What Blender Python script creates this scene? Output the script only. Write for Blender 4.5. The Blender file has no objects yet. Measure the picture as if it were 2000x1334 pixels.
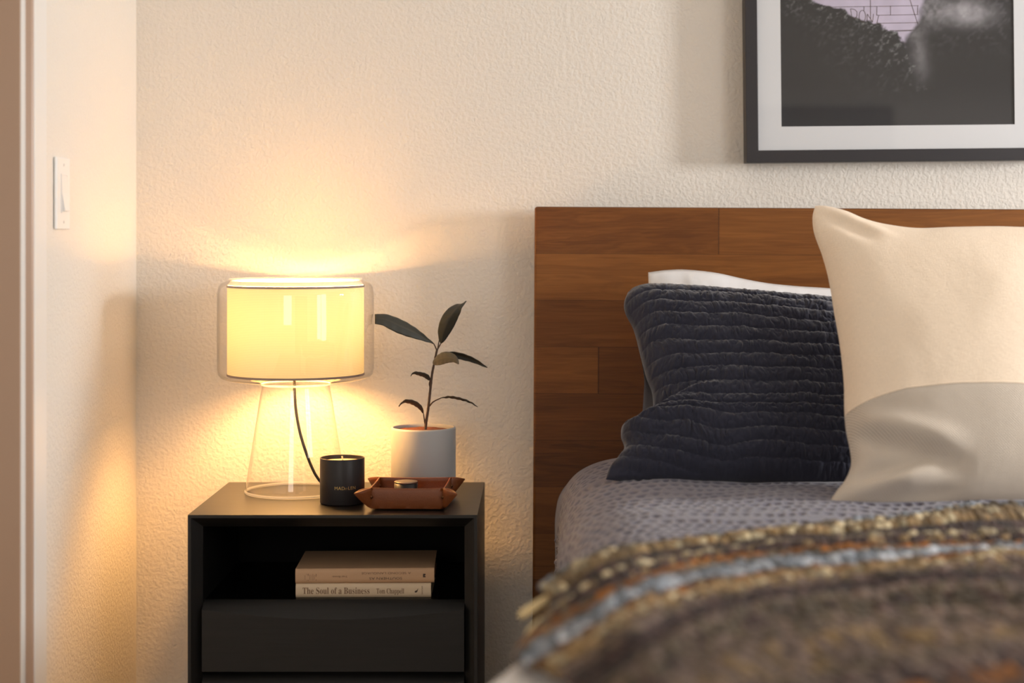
import bpy, bmesh, math, random
import numpy as np
from mathutils import Vector, Matrix

random.seed(7)
S = bpy.context.scene
COL = S.collection
PI = math.pi

# ------------------------------------------------------------------ camera
F = 3295.0            # focal length in pixels of the 2000 px wide frame
H = 1.10              # camera height
D = 3.76              # camera distance from the back wall (wall is y = 0)
VX, VY = 1057.0, 456.0
cam_d = bpy.data.cameras.new('camera')
cam = bpy.data.objects.new('camera', cam_d)
COL.objects.link(cam)
cam.location = (0, -D, H)
cam.rotation_euler = (PI / 2, 0, 0)
cam_d.sensor_width = 36.0
cam_d.lens = F / 2000 * 36
cam_d.shift_x = -(VX - 1000) / 2000
cam_d.shift_y = -(667 - VY) / 2000
cam_d.clip_start = 0.05
cam_d.dof.use_dof = True
cam_d.dof.focus_distance = 3.45
cam_d.dof.aperture_fstop = 1.8
S.camera = cam

# ------------------------------------------------------------------ colour management, world, daylight
S.view_settings.view_transform = 'Standard'
S.view_settings.look = 'None'
S.view_settings.gamma = 1.0
S.view_settings.use_curve_mapping = False
S.view_settings.exposure = 0.0
S.cycles.use_denoising = True
S.cycles.max_bounces = 12
S.cycles.diffuse_bounces = 5
S.cycles.glossy_bounces = 4
S.cycles.transmission_bounces = 8
S.cycles.transparent_max_bounces = 24
S.cycles.caustics_reflective = False
S.cycles.caustics_refractive = False
S.cycles.sample_clamp_indirect = 6.0
S.cycles.blur_glossy = 0.5

W = bpy.data.worlds.new('world')
S.world = W
W.use_nodes = True
W.node_tree.nodes['Background'].inputs[0].default_value = (0.80, 0.88, 1.0, 1)
W.node_tree.nodes['Background'].inputs[1].default_value = 0.4

XR = 2.90             # right wall of the room
def area_light(name, loc, rot, sx, sy, power, col):
    l = bpy.data.lights.new(name, 'AREA')
    l.shape = 'RECTANGLE'; l.size = sx; l.size_y = sy
    l.energy = power; l.color = col
    o = bpy.data.objects.new(name, l); COL.objects.link(o)
    o.location = loc; o.rotation_euler = rot
    return o
# daylight through the window beside the bed and through the one further down the same wall
area_light('daylight_bedside', (XR + 0.10, 2.76 - D, 1.40), (0, PI / 2, 0), 0.50, 0.34, 65, (1.0, 0.985, 0.97))
area_light('daylight_room', (XR + 0.10, 0.0 - D, 1.16), (0, PI / 2, 0), 2.0, 1.7, 54.0, (1.0, 0.985, 0.96))
area_light('front_fill', (-0.85, -D - 2.0, 1.45), (PI / 2, 0, 0), 1.1, 1.2, 22.0, (1.0, 0.92, 0.84))  # added fill light from behind the camera, no source in view
BULB_POWER = 2600.0
BULB_COL = (1.0, 0.51, 0.16)

# ------------------------------------------------------------------ helpers
def P(px, py, d):
    """point in the room seen at this place of the photograph, at distance d from the camera plane"""
    return np.array(((px - VX) * d / F, d - D, H - (py - VY) * d / F))
def PZ(px, py, z):
    return P(px, py, (H - z) * F / (py - VY))

def srgb(r, g, b):
    f = lambda c: (c / 255) / 12.92 if c / 255 <= 0.04045 else ((c / 255 + 0.055) / 1.055) ** 2.4
    return (f(r), f(g), f(b), 1.0)

def new_mat(name):
    m = bpy.data.materials.new(name); m.use_nodes = True
    nt = m.node_tree
    return m, nt, nt.nodes['Principled BSDF']
def link(nt, a, b): nt.links.new(a, b)
def node(nt, t, **kw):
    n = nt.nodes.new(t)
    for k, v in kw.items():
        if k.startswith('i_'): n.inputs[k[2:]].default_value = v
        else: setattr(n, k, v)
    return n
def plain(name, col, rough=0.5, metal=0.0, sheen=0.0, spec=None, bump=None, var=None):
    m, nt, b = new_mat(name)
    b.inputs['Base Color'].default_value = col
    b.inputs['Roughness'].default_value = rough
    b.inputs['Metallic'].default_value = metal
    if sheen:
        b.inputs['Sheen Weight'].default_value = sheen
        b.inputs['Sheen Roughness'].default_value = 0.4
    if spec is not None: b.inputs['Specular IOR Level'].default_value = spec
    tc = node(nt, 'ShaderNodeTexCoord')
    if bump:
        sc, dist = bump
        n = node(nt, 'ShaderNodeTexNoise'); n.inputs['Scale'].default_value = sc; n.inputs['Detail'].default_value = 3
        link(nt, tc.outputs['Object'], n.inputs['Vector'])
        bp = node(nt, 'ShaderNodeBump'); bp.inputs['Strength'].default_value = 0.6; bp.inputs['Distance'].default_value = dist
        link(nt, n.outputs['Fac'], bp.inputs['Height']); link(nt, bp.outputs['Normal'], b.inputs['Normal'])
    if var:
        sc, amt = var
        n = node(nt, 'ShaderNodeTexNoise'); n.inputs['Scale'].default_value = sc; n.inputs['Detail'].default_value = 4
        link(nt, tc.outputs['Object'], n.inputs['Vector'])
        mx = node(nt, 'ShaderNodeMixRGB', blend_type='MIX')
        mx.inputs[1].default_value = tuple(c * (1 - amt) for c in col[:3]) + (1,)
        mx.inputs[2].default_value = tuple(min(1, c * (1 + amt)) for c in col[:3]) + (1,)
        link(nt, n.outputs['Fac'], mx.inputs[0]); link(nt, mx.outputs[0], b.inputs['Base Color'])
    return m

def mesh(name, v, f, mat=None, parent=None, smooth=True, base=None):
    """one mesh object; v in room coordinates, stored relative to its thing's base"""
    v = np.asarray(v, dtype=float)
    if parent is not None:
        r = parent
        while r.parent: r = r.parent
        v = v - np.array(r.location)
    elif base is not None:
        v = v - np.array(base)
    me = bpy.data.meshes.new(name)
    me.from_pydata([tuple(p) for p in v], [], [tuple(int(i) for i in q) for q in f])
    me.update()
    bm = bmesh.new(); bm.from_mesh(me)
    bmesh.ops.recalc_face_normals(bm, faces=bm.faces)
    bm.to_mesh(me); bm.free()
    if smooth: me.polygons.foreach_set('use_smooth', [True] * len(me.polygons))
    o = bpy.data.objects.new(name, me); COL.objects.link(o)
    if mat: me.materials.append(mat)
    if parent is not None: o.parent = parent
    elif base is not None: o.location = tuple(base)
    return o
def sharp(o, deg=35):
    me = o.data
    bm = bmesh.new(); bm.from_mesh(me)
    for e in bm.edges:
        if len(e.link_faces) == 2 and e.calc_face_angle(0) > math.radians(deg): e.smooth = False
    bm.to_mesh(me); bm.free()
    return o
def bevel(o, w, seg=2, deg=30):
    m = o.modifiers.new('bevel', 'BEVEL'); m.width = w; m.segments = seg; m.limit_method = 'ANGLE'; m.angle_limit = math.radians(deg)
    m.harden_normals = False
    return o
def tag(o, label=None, cat=None, group=None, kind=None):
    if label: o['label'] = label
    if cat: o['category'] = cat
    if group: o['group'] = group
    if kind: o['kind'] = kind
    return o
def thing(name, loc, label, cat, group=None):
    o = bpy.data.objects.new(name, None); COL.objects.link(o)
    o.location = tuple(float(c) for c in loc); o.empty_display_size = 0.05
    return tag(o, label, cat, group)
BOXF = [(0, 1, 3, 2), (4, 6, 7, 5), (0, 4, 5, 1), (2, 3, 7, 6), (0, 2, 6, 4), (1, 5, 7, 3)]
def box(x0, x1, y0, y1, z0, z1):
    return [(x, y, z) for x in (x0, x1) for y in (y0, y1) for z in (z0, z1)], BOXF
def joined(*parts):
    V, Fc = [], []
    for v, f in parts:
        n = len(V); V += [tuple(p) for p in v]; Fc += [tuple(i + n for i in q) for q in f]
    return V, Fc
def prism(poly, fn, a0, a1):
    """poly: 2D points; fn(p, q, a) -> xyz"""
    n = len(poly)
    V = [fn(p, q, a) for a in (a0, a1) for p, q in poly]
    Fc = [tuple(range(n))[::-1], tuple(range(n, 2 * n))] + [(i, (i + 1) % n, n + (i + 1) % n, n + i) for i in range(n)]
    return V, Fc
def lathe(prof, c, seg=64, close=False):
    prof = np.array(prof, float); n = len(prof); V = []; Fc = []
    for k in range(seg):
        a = 2 * PI * k / seg
        for r, z in prof: V.append((c[0] + r * math.cos(a), c[1] + r * math.sin(a), c[2] + z))
    for k in range(seg):
        k2 = (k + 1) % seg
        m = n if close else n - 1
        for i in range(m):
            j = (i + 1) % n
            Fc.append((k * n + i, k2 * n + i, k2 * n + j, k * n + j))
    return V, Fc
def weld(o, dist=1e-5):
    bm = bmesh.new(); bm.from_mesh(o.data)
    bmesh.ops.remove_doubles(bm, verts=bm.verts, dist=dist)
    bmesh.ops.dissolve_degenerate(bm, dist=dist, edges=bm.edges)
    bmesh.ops.recalc_face_normals(bm, faces=bm.faces)
    bm.to_mesh(o.data); bm.free()
    return o
def catmull(pts, n):
    pts = np.asarray(pts, float)
    seg = np.r_[0, np.cumsum(np.linalg.norm(np.diff(pts, axis=0), axis=1))]
    seg /= seg[-1]
    m = len(pts)
    tg = np.zeros_like(pts)
    for i in range(m):
        a, b = max(i - 1, 0), min(i + 1, m - 1)
        tg[i] = (pts[b] - pts[a]) / (seg[b] - seg[a])
    t = np.linspace(0, 1, n) if np.isscalar(n) else np.asarray(n)
    k = np.clip(np.searchsorted(seg, t, side='right') - 1, 0, m - 2)
    h = (seg[k + 1] - seg[k])[:, None]; u = ((t - seg[k]) / (seg[k + 1] - seg[k]))[:, None]
    h00 = 2*u**3 - 3*u**2 + 1; h10 = u**3 - 2*u**2 + u; h01 = -2*u**3 + 3*u**2; h11 = u**3 - u**2
    return h00 * pts[k] + h10 * h * tg[k] + h01 * pts[k + 1] + h11 * h * tg[k + 1]
def tube(pts, rad, seg=10):
    pts = np.asarray(pts, float); n = len(pts)
    rad = np.full(n, rad) if np.isscalar(rad) else np.asarray(rad)
    V, Fc = [], []
    up = np.array((0, 1, 0.0)); prev = None
    for i in range(n):
        t = pts[min(i + 1, n - 1)] - pts[max(i - 1, 0)]; t /= np.linalg.norm(t) + 1e-12
        if prev is None:
            a = np.cross(t, up)
            if np.linalg.norm(a) < 1e-3: a = np.cross(t, (1, 0, 0))
        else: a = prev - t * np.dot(prev, t)
        a /= np.linalg.norm(a); prev = a; b = np.cross(t, a)
        for k in range(seg):
            q = 2 * PI * k / seg
            V.append(pts[i] + rad[i] * (math.cos(q) * a + math.sin(q) * b))
    for i in range(n - 1):
        for k in range(seg):
            k2 = (k + 1) % seg
            Fc.append((i * seg + k, i * seg + k2, (i + 1) * seg + k2, (i + 1) * seg + k))
    Fc.append(tuple(range(seg))[::-1]); Fc.append(tuple(range((n - 1) * seg, n * seg)))
    return V, Fc
def gridfaces(nu, nv, off=0):
    i, j = np.meshgrid(np.arange(nu - 1), np.arange(nv - 1), indexing='ij')
    a = (i * nv + j).ravel() + off
    return np.stack([a, a + nv, a + nv + 1, a + 1], 1)
def vnoise(x, y, seed=0):
    x = np.asarray(x, float); y = np.asarray(y, float)
    xi, yi = np.floor(x).astype(np.int64), np.floor(y).astype(np.int64)
    fx, fy = x - xi, y - yi
    fx = fx * fx * fx * (fx * (fx * 6 - 15) + 10); fy = fy * fy * fy * (fy * (fy * 6 - 15) + 10)
    def h(a, b):
        n = (a * 374761393 + b * 668265263 + seed * 974711) & 0x7fffffff
        n = ((n ^ (n >> 13)) * 1274126177) & 0x7fffffff
        n = n ^ (n >> 16)
        return (n & 0xffff) / 65535.0
    return (h(xi, yi) * (1 - fx) + h(xi + 1, yi) * fx) * (1 - fy) + (h(xi, yi + 1) * (1 - fx) + h(xi + 1, yi + 1) * fx) * fy
def fbm(x, y, seed=0, o=4):
    s, a, t = 0, 1.0, 0
    for k in range(o):
        s = s + a * vnoise(x * 2 ** k, y * 2 ** k, seed + 17 * k); t += a; a *= 0.5
    return s / t
def sstep(a, b, x):
    t = np.clip((np.asarray(x, float) - a) / (b - a), 0, 1)
    return t * t * (3 - 2 * t)
def add_uv(o, uv):
    """per-vertex uv"""
    me = o.data
    l = me.uv_layers.new(name='UVMap')
    idx = np.empty(len(me.loops), np.int32); me.loops.foreach_get('vertex_index', idx)
    l.data.foreach_set('uv', np.asarray(uv, np.float32)[idx].ravel())
def add_col(o, rgb, name='Col'):
    a = o.data.color_attributes.new(name, 'FLOAT_COLOR', 'POINT')
    c = np.ones((len(rgb), 4), np.float32); c[:, :3] = rgb
    a.data.foreach_set('color', c.ravel())
def text_mesh(body, height, spacing=1.0):
    """flat lettering as 2D verts (x right, y up), cap height = height, left aligned at the origin"""
    c = bpy.data.curves.new('lettering', 'FONT'); c.body = body; c.size = 1.0; c.space_character = spacing; c.resolution_u = 3
    o = bpy.data.objects.new('lettering', c); COL.objects.link(o)
    bpy.context.view_layer.update()
    me = bpy.data.meshes.new_from_object(o.evaluated_get(bpy.context.evaluated_depsgraph_get()))
    v = np.array([p.co[:] for p in me.vertices]); f = [tuple(p.vertices) for p in me.polygons]
    bpy.data.objects.remove(o); bpy.data.curves.remove(c); bpy.data.meshes.remove(me)
    v = v[:, :2] * height / 0.69
    v[:, 0] -= v[:, 0].min()
    return v, f
def serif(s):
    """letters with serifs: mathematical bold forms of the bundled font"""
    r = ''
    for ch in s:
        if 'A' <= ch <= 'Z': r += chr(0x1D400 + ord(ch) - 65)
        elif 'a' <= ch <= 'z': r += chr(0x1D41A + ord(ch) - 97)
        else: r += ch
    return r

# ------------------------------------------------------------------ materials
def wall_mat(name, col, k=1.0):
    m, nt, b = new_mat(name)
    b.inputs['Base Color'].default_value = col
    b.inputs['Roughness'].default_value = 0.62
    b.inputs['Specular IOR Level'].default_value = 0.25
    tc = node(nt, 'ShaderNodeTexCoord')
    n1 = node(nt, 'ShaderNodeTexNoise'); n1.inputs['Scale'].default_value = 115; n1.inputs['Detail'].default_value = 4.5; n1.inputs['Roughness'].default_value = 0.58; n1.inputs['Distortion'].default_value = 0.35
    n2 = node(nt, 'ShaderNodeTexNoise'); n2.inputs['Scale'].default_value = 42; n2.inputs['Detail'].default_value = 2
    link(nt, tc.outputs['Object'], n1.inputs['Vector']); link(nt, tc.outputs['Object'], n2.inputs['Vector'])
    r = node(nt, 'ShaderNodeValToRGB'); r.color_ramp.elements[0].position = 0.40; r.color_ramp.elements[1].position = 0.60
    link(nt, n1.outputs['Fac'], r.inputs['Fac'])
    ad = node(nt, 'ShaderNodeMath', operation='MULTIPLY_ADD'); ad.inputs[1].default_value = 0.4
    link(nt, n2.outputs['Fac'], ad.inputs[0]); link(nt, r.outputs['Color'], ad.inputs[2])
    bp = node(nt, 'ShaderNodeBump'); bp.inputs['Strength'].default_value = 0.52 * k; bp.inputs['Distance'].default_value = 0.0016
    link(nt, ad.outputs[0], bp.inputs['Height']); link(nt, bp.outputs['Normal'], b.inputs['Normal'])
    return m
M = {}
M['wall'] = wall_mat('wall_paint', (0.81, 0.765, 0.70, 1))
M['ceiling'] = plain('ceiling_paint', (0.82, 0.80, 0.77, 1), 0.8)
M['floor'] = plain('carpet', srgb(178, 160, 138), 0.95, bump=(300, 0.004), var=(60, 0.12))
M['trim'] = plain('trim_paint', (0.80, 0.78, 0.75, 1), 0.35)
M['jamb'] = plain('jamb_shade_beige', (0.46, 0.31, 0.22, 1), 0.3)  # shade on the white trim's camera-facing faces, put into the colour
M['plastic'] = plain('white_plastic', (0.83, 0.82, 0.80, 1), 0.35)
M['screw'] = plain('painted_screw', (0.62, 0.60, 0.57, 1), 0.4)

def black_oak(name, col, rough, axis='X'):
    m, nt, b = new_mat(name)
    tc = node(nt, 'ShaderNodeTexCoord'); mp = node(nt, 'ShaderNodeMapping')
    mp.inputs['Scale'].default_value = (3, 60, 60) if axis == 'X' else (60, 60, 3)
    link(nt, tc.outputs['Object'], mp.inputs['Vector'])
    n = node(nt, 'ShaderNodeTexNoise'); n.inputs['Scale'].default_value = 2.5; n.inputs['Detail'].default_value = 6; n.inputs['Distortion'].default_value = 0.6
    link(nt, mp.outputs[0], n.inputs['Vector'])
    r = node(nt, 'ShaderNodeValToRGB')
    r.color_ramp.elements[0].position = 0.35; r.color_ramp.elements[0].color = tuple(c * 0.6 for c in col[:3]) + (1,)
    r.color_ramp.elements[1].position = 0.7; r.color_ramp.elements[1].color = tuple(c * 1.35 for c in col[:3]) + (1,)
    link(nt, n.outputs['Fac'], r.inputs['Fac']); link(nt, r.outputs['Color'], b.inputs['Base Color'])
    b.inputs['Roughness'].default_value = rough
    bp = node(nt, 'ShaderNodeBump'); bp.inputs['Strength'].default_value = 0.35; bp.inputs['Distance'].default_value = 0.0008
    link(nt, n.outputs['Fac'], bp.inputs['Height']); link(nt, bp.outputs['Normal'], b.inputs['Normal'])
    return m
M['oak'] = black_oak('black_stained_oak', srgb(14, 12, 11), 0.34)
M['oak_side'] = black_oak('black_stained_oak_upright', srgb(14, 12, 11), 0.5, 'Z')
M['oak_front'] = black_oak('black_stained_oak_front', srgb(11, 10, 10), 0.6)
M['oak_back'] = plain('black_back_board', srgb(9, 8, 8), 0.8, spec=0.2)
M['oak_shelf'] = black_oak('black_shelf_lacquer', srgb(10, 9, 9), 0.2)

def plank_wood():
    """wide edge-glued boards running along x with staggered butt joints"""
    m, nt, b = new_mat('acacia_boards')
    tc = node(nt, 'ShaderNodeTexCoord'); sp = node(nt, 'ShaderNodeSeparateXYZ')
    link(nt, tc.outputs['Object'], sp.inputs[0])
    def mth(op, a, bb=None, c=None):
        n = node(nt, 'ShaderNodeMath', operation=op)
        for i, v in enumerate((a, bb, c)):
            if v is None: continue
            if isinstance(v, (int, float)): n.inputs[i].default_value = v
            else: link(nt, v, n.inputs[i])
        return n.outputs[0]
    row = mth('DIVIDE', mth('SUBTRACT', 1.1585, sp.outputs['Z']), 0.1015)
    ri = mth('FLOOR', row)
    HBC = 0.85     # object coordinates are measured from the bed's base
    offs = mth('MULTIPLY', mth('FRACT', mth('MULTIPLY_ADD', ri, 0.40, 0.706)), 1.3)
    seg = mth('DIVIDE', mth('ADD', mth('ADD', sp.outputs['X'], offs), HBC), 1.3)
    si = mth('FLOOR', seg)
    cid = mth('MULTIPLY_ADD', ri, 13.7, mth('MULTIPLY', si, 5.31))
    w2 = node(nt, 'ShaderNodeTexWhiteNoise', noise_dimensions='1D'); link(nt, cid, w2.inputs['W'])
    # grain, shifted for every board
    cb = node(nt, 'ShaderNodeCombineXYZ')
    link(nt, mth('MULTIPLY_ADD', w2.outputs['Value'], 37.0, mth('MULTIPLY', sp.outputs['X'], 1.6)), cb.inputs[0])
    link(nt, mth('MULTIPLY', w2.outputs['Value'], 91.0), cb.inputs[1])
    link(nt, mth('MULTIPLY', sp.outputs['Z'], 16.0), cb.inputs[2])
    n1 = node(nt, 'ShaderNodeTexNoise'); n1.inputs['Scale'].default_value = 1.2; n1.inputs['Detail'].default_value = 5; n1.inputs['Distortion'].default_value = 1.6
    link(nt, cb.outputs[0], n1.inputs['Vector'])
    wv = node(nt, 'ShaderNodeMath', operation='SINE')
    link(nt, mth('MULTIPLY', n1.outputs['Fac'], 46.0), wv.inputs[0])
    cb2 = node(nt, 'ShaderNodeCombineXYZ')
    link(nt, mth('MULTIPLY', sp.outputs['X'], 7.0), cb2.inputs[0]); link(nt, w2.outputs['Value'], cb2.inputs[1]); link(nt, mth('MULTIPLY', sp.outputs['Z'], 260.0), cb2.inputs[2])
    n2 = node(nt, 'ShaderNodeTexNoise'); n2.inputs['Scale'].default_value = 1.5; n2.inputs['Detail'].default_value = 3
    link(nt, cb2.outputs[0], n2.inputs['Vector'])
    f = mth('ADD', mth('MULTIPLY', wv.outputs[0], 0.035), mth('MULTIPLY', n2.outputs['Fac'], 0.30))
    f = mth('ADD', f, mth('MULTIPLY', w2.outputs['Value'], 0.36))
    f = mth('ADD', f, mth('MULTIPLY', n1.outputs['Fac'], 0.42))
    r = node(nt, 'ShaderNodeValToRGB')
    e = r.color_ramp.elements
    e[0].position = 0.20; e[0].color = srgb(62, 33, 10)
    e[1].position = 0.95; e[1].color = srgb(148, 94, 40)
    x = r.color_ramp.elements.new(0.55); x.color = srgb(107, 62, 22)
    link(nt, f, r.inputs['Fac'])
    # thin dark joint lines
    fr = mth('FRACT', row); fs = mth('FRACT', seg)
    ln = mth('MAXIMUM', mth('LESS_THAN', fr, 0.012), mth('LESS_THAN', fs, 0.0022))
    mx = node(nt, 'ShaderNodeMixRGB'); mx.inputs[2].default_value = srgb(40, 20, 9)
    link(nt, mth('MULTIPLY', ln, 0.55), mx.inputs[0]); link(nt, r.outputs['Color'], mx.inputs[1])
    link(nt, mx.outputs[0], b.inputs['Base Color'])
    b.inputs['Roughness'].default_value = 0.5; b.inputs['Specular IOR Level'].default_value = 0.3
    bp = node(nt, 'ShaderNodeBump'); bp.inputs['Strength'].default_value = 0.15; bp.inputs['Distance'].default_value = 0.0008
    link(nt, f, bp.inputs['Height']); link(nt, bp.outputs['Normal'], b.inputs['Normal'])
    return m
M['headboard'] = plank_wood()

def thin_glass(name, tint=(1, 1, 1, 1), edge=(0.9, 0.88, 0.85, 1), rough=0.02, refl=1.0):
    """thin blown glass: light goes straight through, reflection grows towards grazing"""
    m, nt, b = new_mat(name)
    nt.nodes.remove(b)
    out = nt.nodes['Material Output']
    lw = node(nt, 'ShaderNodeLayerWeight'); lw.inputs['Blend'].default_value = 0.5
    p5 = node(nt, 'ShaderNodeMath', operation='POWER'); p5.inputs[1].default_value = 5.0
    link(nt, lw.outputs['Facing'], p5.inputs[0])
    fr = node(nt, 'ShaderNodeMath', operation='MULTIPLY_ADD'); fr.inputs[1].default_value = 0.93; fr.inputs[2].default_value = 0.045
    link(nt, p5.outputs[0], fr.inputs[0])
    pw = node(nt, 'ShaderNodeMath', operation='POWER'); pw.inputs[1].default_value = 4.0
    link(nt, lw.outputs['Facing'], pw.inputs[0])
    mc = node(nt, 'ShaderNodeMixRGB'); mc.inputs[1].default_value = tint; mc.inputs[2].default_value = edge
    link(nt, pw.outputs[0], mc.inputs[0])
    t = node(nt, 'ShaderNodeBsdfTransparent'); link(nt, mc.outputs[0], t.inputs['Color'])
    g = node(nt, 'ShaderNodeBsdfGlossy'); g.inputs['Roughness'].default_value = rough
    mf = node(nt, 'ShaderNodeMath', operation='MULTIPLY'); mf.inputs[1].default_value = refl
    link(nt, fr.outputs[0], mf.inputs[0])
    mix = node(nt, 'ShaderNodeMixShader')
    link(nt, mf.outputs[0], mix.inputs[0]); link(nt, t.outputs[0], mix.inputs[1]); link(nt, g.outputs[0], mix.inputs[2])
    link(nt, mix.outputs[0], out.inputs['Surface'])
    return m
M['glass'] = thin_glass('blown_glass', refl=1.5)
M['pane'] = thin_glass('picture_glazing', rough=0.01, edge=(1, 1, 1, 1))

def glass_edge():
    m, nt, b = new_mat('thick_glass_rim'); nt.nodes.remove(b)
    t = node(nt, 'ShaderNodeBsdfTransparent'); d = node(nt, 'ShaderNodeBsdfDiffuse'); d.inputs['Color'].default_value = (0.9, 0.9, 0.88, 1)
    tr = node(nt, 'ShaderNodeBsdfTranslucent'); tr.inputs['Color'].default_value = (0.95, 0.95, 0.92, 1)
    a = node(nt, 'ShaderNodeMixShader'); a.inputs[0].default_value = 0.5
    link(nt, d.outputs[0], a.inputs[1]); link(nt, tr.outputs[0], a.inputs[2])
    c = node(nt, 'ShaderNodeMixShader'); c.inputs[0].default_value = 0.55
    link(nt, t.outputs[0], c.inputs[1]); link(nt, a.outputs[0], c.inputs[2])
    link(nt, c.outputs[0], nt.nodes['Material Output'].inputs['Surface'])
    return m
M['glass_rim'] = glass_edge()

def shade_cloth(name, col, tr_amt, rib=True, through=0.0):
    m, nt, b = new_mat(name); nt.nodes.remove(b)
    d = node(nt, 'ShaderNodeBsdfDiffuse'); tr = node(nt, 'ShaderNodeBsdfTranslucent')
    for x in (d, tr): x.inputs['Color'].default_value = col
    mix = node(nt, 'ShaderNodeMixShader'); mix.inputs[0].default_value = tr_amt
    if rib:
        tc = node(nt, 'ShaderNodeTexCoord'); sp = node(nt, 'ShaderNodeSeparateXYZ'); link(nt, tc.outputs['Object'], sp.inputs[0])
        a = node(nt, 'ShaderNodeMath', operation='MULTIPLY'); a.inputs[1].default_value = 2 * PI / 0.0034; link(nt, sp.outputs['Z'], a.inputs[0])
        s = node(nt, 'ShaderNodeMath', operation='SINE'); link(nt, a.outputs[0], s.inputs[0])
        ma = node(nt, 'ShaderNodeMath', operation='MULTIPLY_ADD'); ma.inputs[1].default_value = 0.5; ma.inputs[2].default_value = 0.5; link(nt, s.outputs[0], ma.inputs[0])
        mx = node(nt, 'ShaderNodeMixRGB'); mx.inputs[1].default_value = tuple(c * 0.86 for c in col[:3]) + (1,); mx.inputs[2].default_value = col
        link(nt, ma.outputs[0], mx.inputs[0])
        for x in (d, tr): link(nt, mx.outputs[0], x.inputs['Color'])
    link(nt, d.outputs[0], mix.inputs[1]); link(nt, tr.outputs[0], mix.inputs[2])
    last = mix
    if through:
        t = node(nt, 'ShaderNodeBsdfTransparent'); m2 = node(nt, 'ShaderNodeMixShader'); m2.inputs[0].default_value = through
        link(nt, mix.outputs[0], m2.inputs[1]); link(nt, t.outputs[0], m2.inputs[2]); last = m2
    link(nt, last.outputs[0], nt.nodes['Material Output'].inputs['Surface'])
    return m
M['shade'] = shade_cloth('cream_shade_cloth', (0.78, 0.73, 0.48, 1), 0.0098)
M['diffuser'] = shade_cloth('frosted_diffuser', (0.95, 0.95, 0.93, 1), 0.85, rib=False, through=0.0)
M['collar'] = shade_cloth('white_collar', (0.80, 0.76, 0.70, 1), 0.009, rib=False)
M['lower_diffuser'] = shade_cloth('frosted_lower_diffuser', (0.92, 0.92, 0.90, 1), 0.38, rib=False, through=0.17)
M['shade_rim'] = plain('grey_shade_hem', srgb(150, 132, 122), 0.7)
M['cord'] = plain('black_cloth_cord', srgb(24, 20, 19), 0.6)
M['metal'] = plain('brushed_metal', (0.55, 0.53, 0.5, 1), 0.3, 1.0)

def bulb_mat():
    m, nt, b = new_mat('lit_bulb'); nt.nodes.remove(b)
    e = node(nt, 'ShaderNodeEmission'); e.inputs['Color'].default_value = BULB_COL + (1,); e.inputs['Strength'].default_value = BULB_POWER
    link(nt, e.outputs[0], nt.nodes['Material Output'].inputs['Surface'])
    return m
M['bulb'] = bulb_mat()

M['pot'] = plain('matte_white_ceramic', (0.38, 0.38, 0.38, 1), 0.55)
M['soil'] = plain('potting_soil', srgb(92, 44, 24), 0.95, bump=(180, 0.004), var=(120, 0.3))
M['stem'] = plain('brown_stem', srgb(70, 50, 38), 0.6, bump=(300, 0.0006))
def leaf_mat():
    m, nt, b = new_mat('rubber_plant_leaf')
    at = node(nt, 'ShaderNodeAttribute', attribute_name='Col')
    link(nt, at.outputs['Color'], b.inputs['Base Color'])
    b.inputs['Roughness'].default_value = 0.38
    return m
M['leaf'] = leaf_mat()
M['candle'] = plain('black_candle_vessel', srgb(38, 35, 36), 0.42, spec=0.35)
M['wax'] = plain('cream_wax', srgb(225, 205, 165), 0.5)
M['wick'] = plain('cotton_wick', srgb(236, 220, 180), 0.8)
M['gold'] = plain('gold_print', srgb(190, 160, 100), 0.35, 0.6)
M['leather'] = plain('tan_leather', srgb(112, 57, 19), 0.45, bump=(420, 0.0006), var=(60, 0.12))
M['leather_edge'] = plain('burnished_leather_edge', srgb(176, 112, 66), 0.5)
M['brass'] = plain('dark_bronze_snap', srgb(92, 54, 24), 0.4, 0.6)
M['tin'] = plain('black_tin', srgb(30, 27, 28), 0.35, 0.4)
M['tin_top'] = plain('brushed_tin_top', srgb(128, 116, 104), 0.38, 0.8)
M['cover_tan'] = plain('tan_book_cloth', srgb(194, 158, 124), 0.62, bump=(500, 0.0003))
M['cover_cream'] = plain('cream_book_cover', srgb(208, 188, 160), 0.55)
M['pages'] = plain('book_pages', srgb(222, 208, 182), 0.85)
M['ink'] = plain('brown_ink', srgb(116, 88, 66), 0.7)
M['ink_dark'] = plain('dark_ink', srgb(70, 54, 44), 0.7)

def quilt_mat():
    m, nt, b = new_mat('grey_matelasse_quilt')
    tc = node(nt, 'ShaderNodeTexCoord')
    b.inputs['Base Color'].default_value = srgb(90, 87, 103)
    b.inputs['Roughness'].default_value = 0.6
    b.inputs['Sheen Weight'].default_value = 0.25
    fine = node(nt, 'ShaderNodeTexNoise'); fine.inputs['Scale'].default_value = 260; fine.inputs['Detail'].default_value = 3
    link(nt, tc.outputs['Object'], fine.inputs['Vector'])
    bp = node(nt, 'ShaderNodeBump'); bp.inputs['Strength'].default_value = 0.6; bp.inputs['Distance'].default_value = 0.0012
    link(nt, fine.outputs['Fac'], bp.inputs['Height']); link(nt, bp.outputs['Normal'], b.inputs['Normal'])
    return m
M['quilt'] = quilt_mat()
M['velvet'] = plain('charcoal_navy_velvet', srgb(47, 48, 61), 0.85, sheen=0.5, spec=0.15, bump=(700, 0.0008), var=(120, 0.15))
M['sham_back'] = plain('smooth_grey_cotton', srgb(128, 120, 122), 0.8, sheen=0.2, bump=(500, 0.0006))
M['white_cotton'] = plain('white_cotton', (0.84, 0.84, 0.86, 1), 0.75, bump=(16, 0.006))
M['duvet'] = plain('white_percale', (0.80, 0.76, 0.74, 1), 0.8, bump=(20, 0.004))

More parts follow.
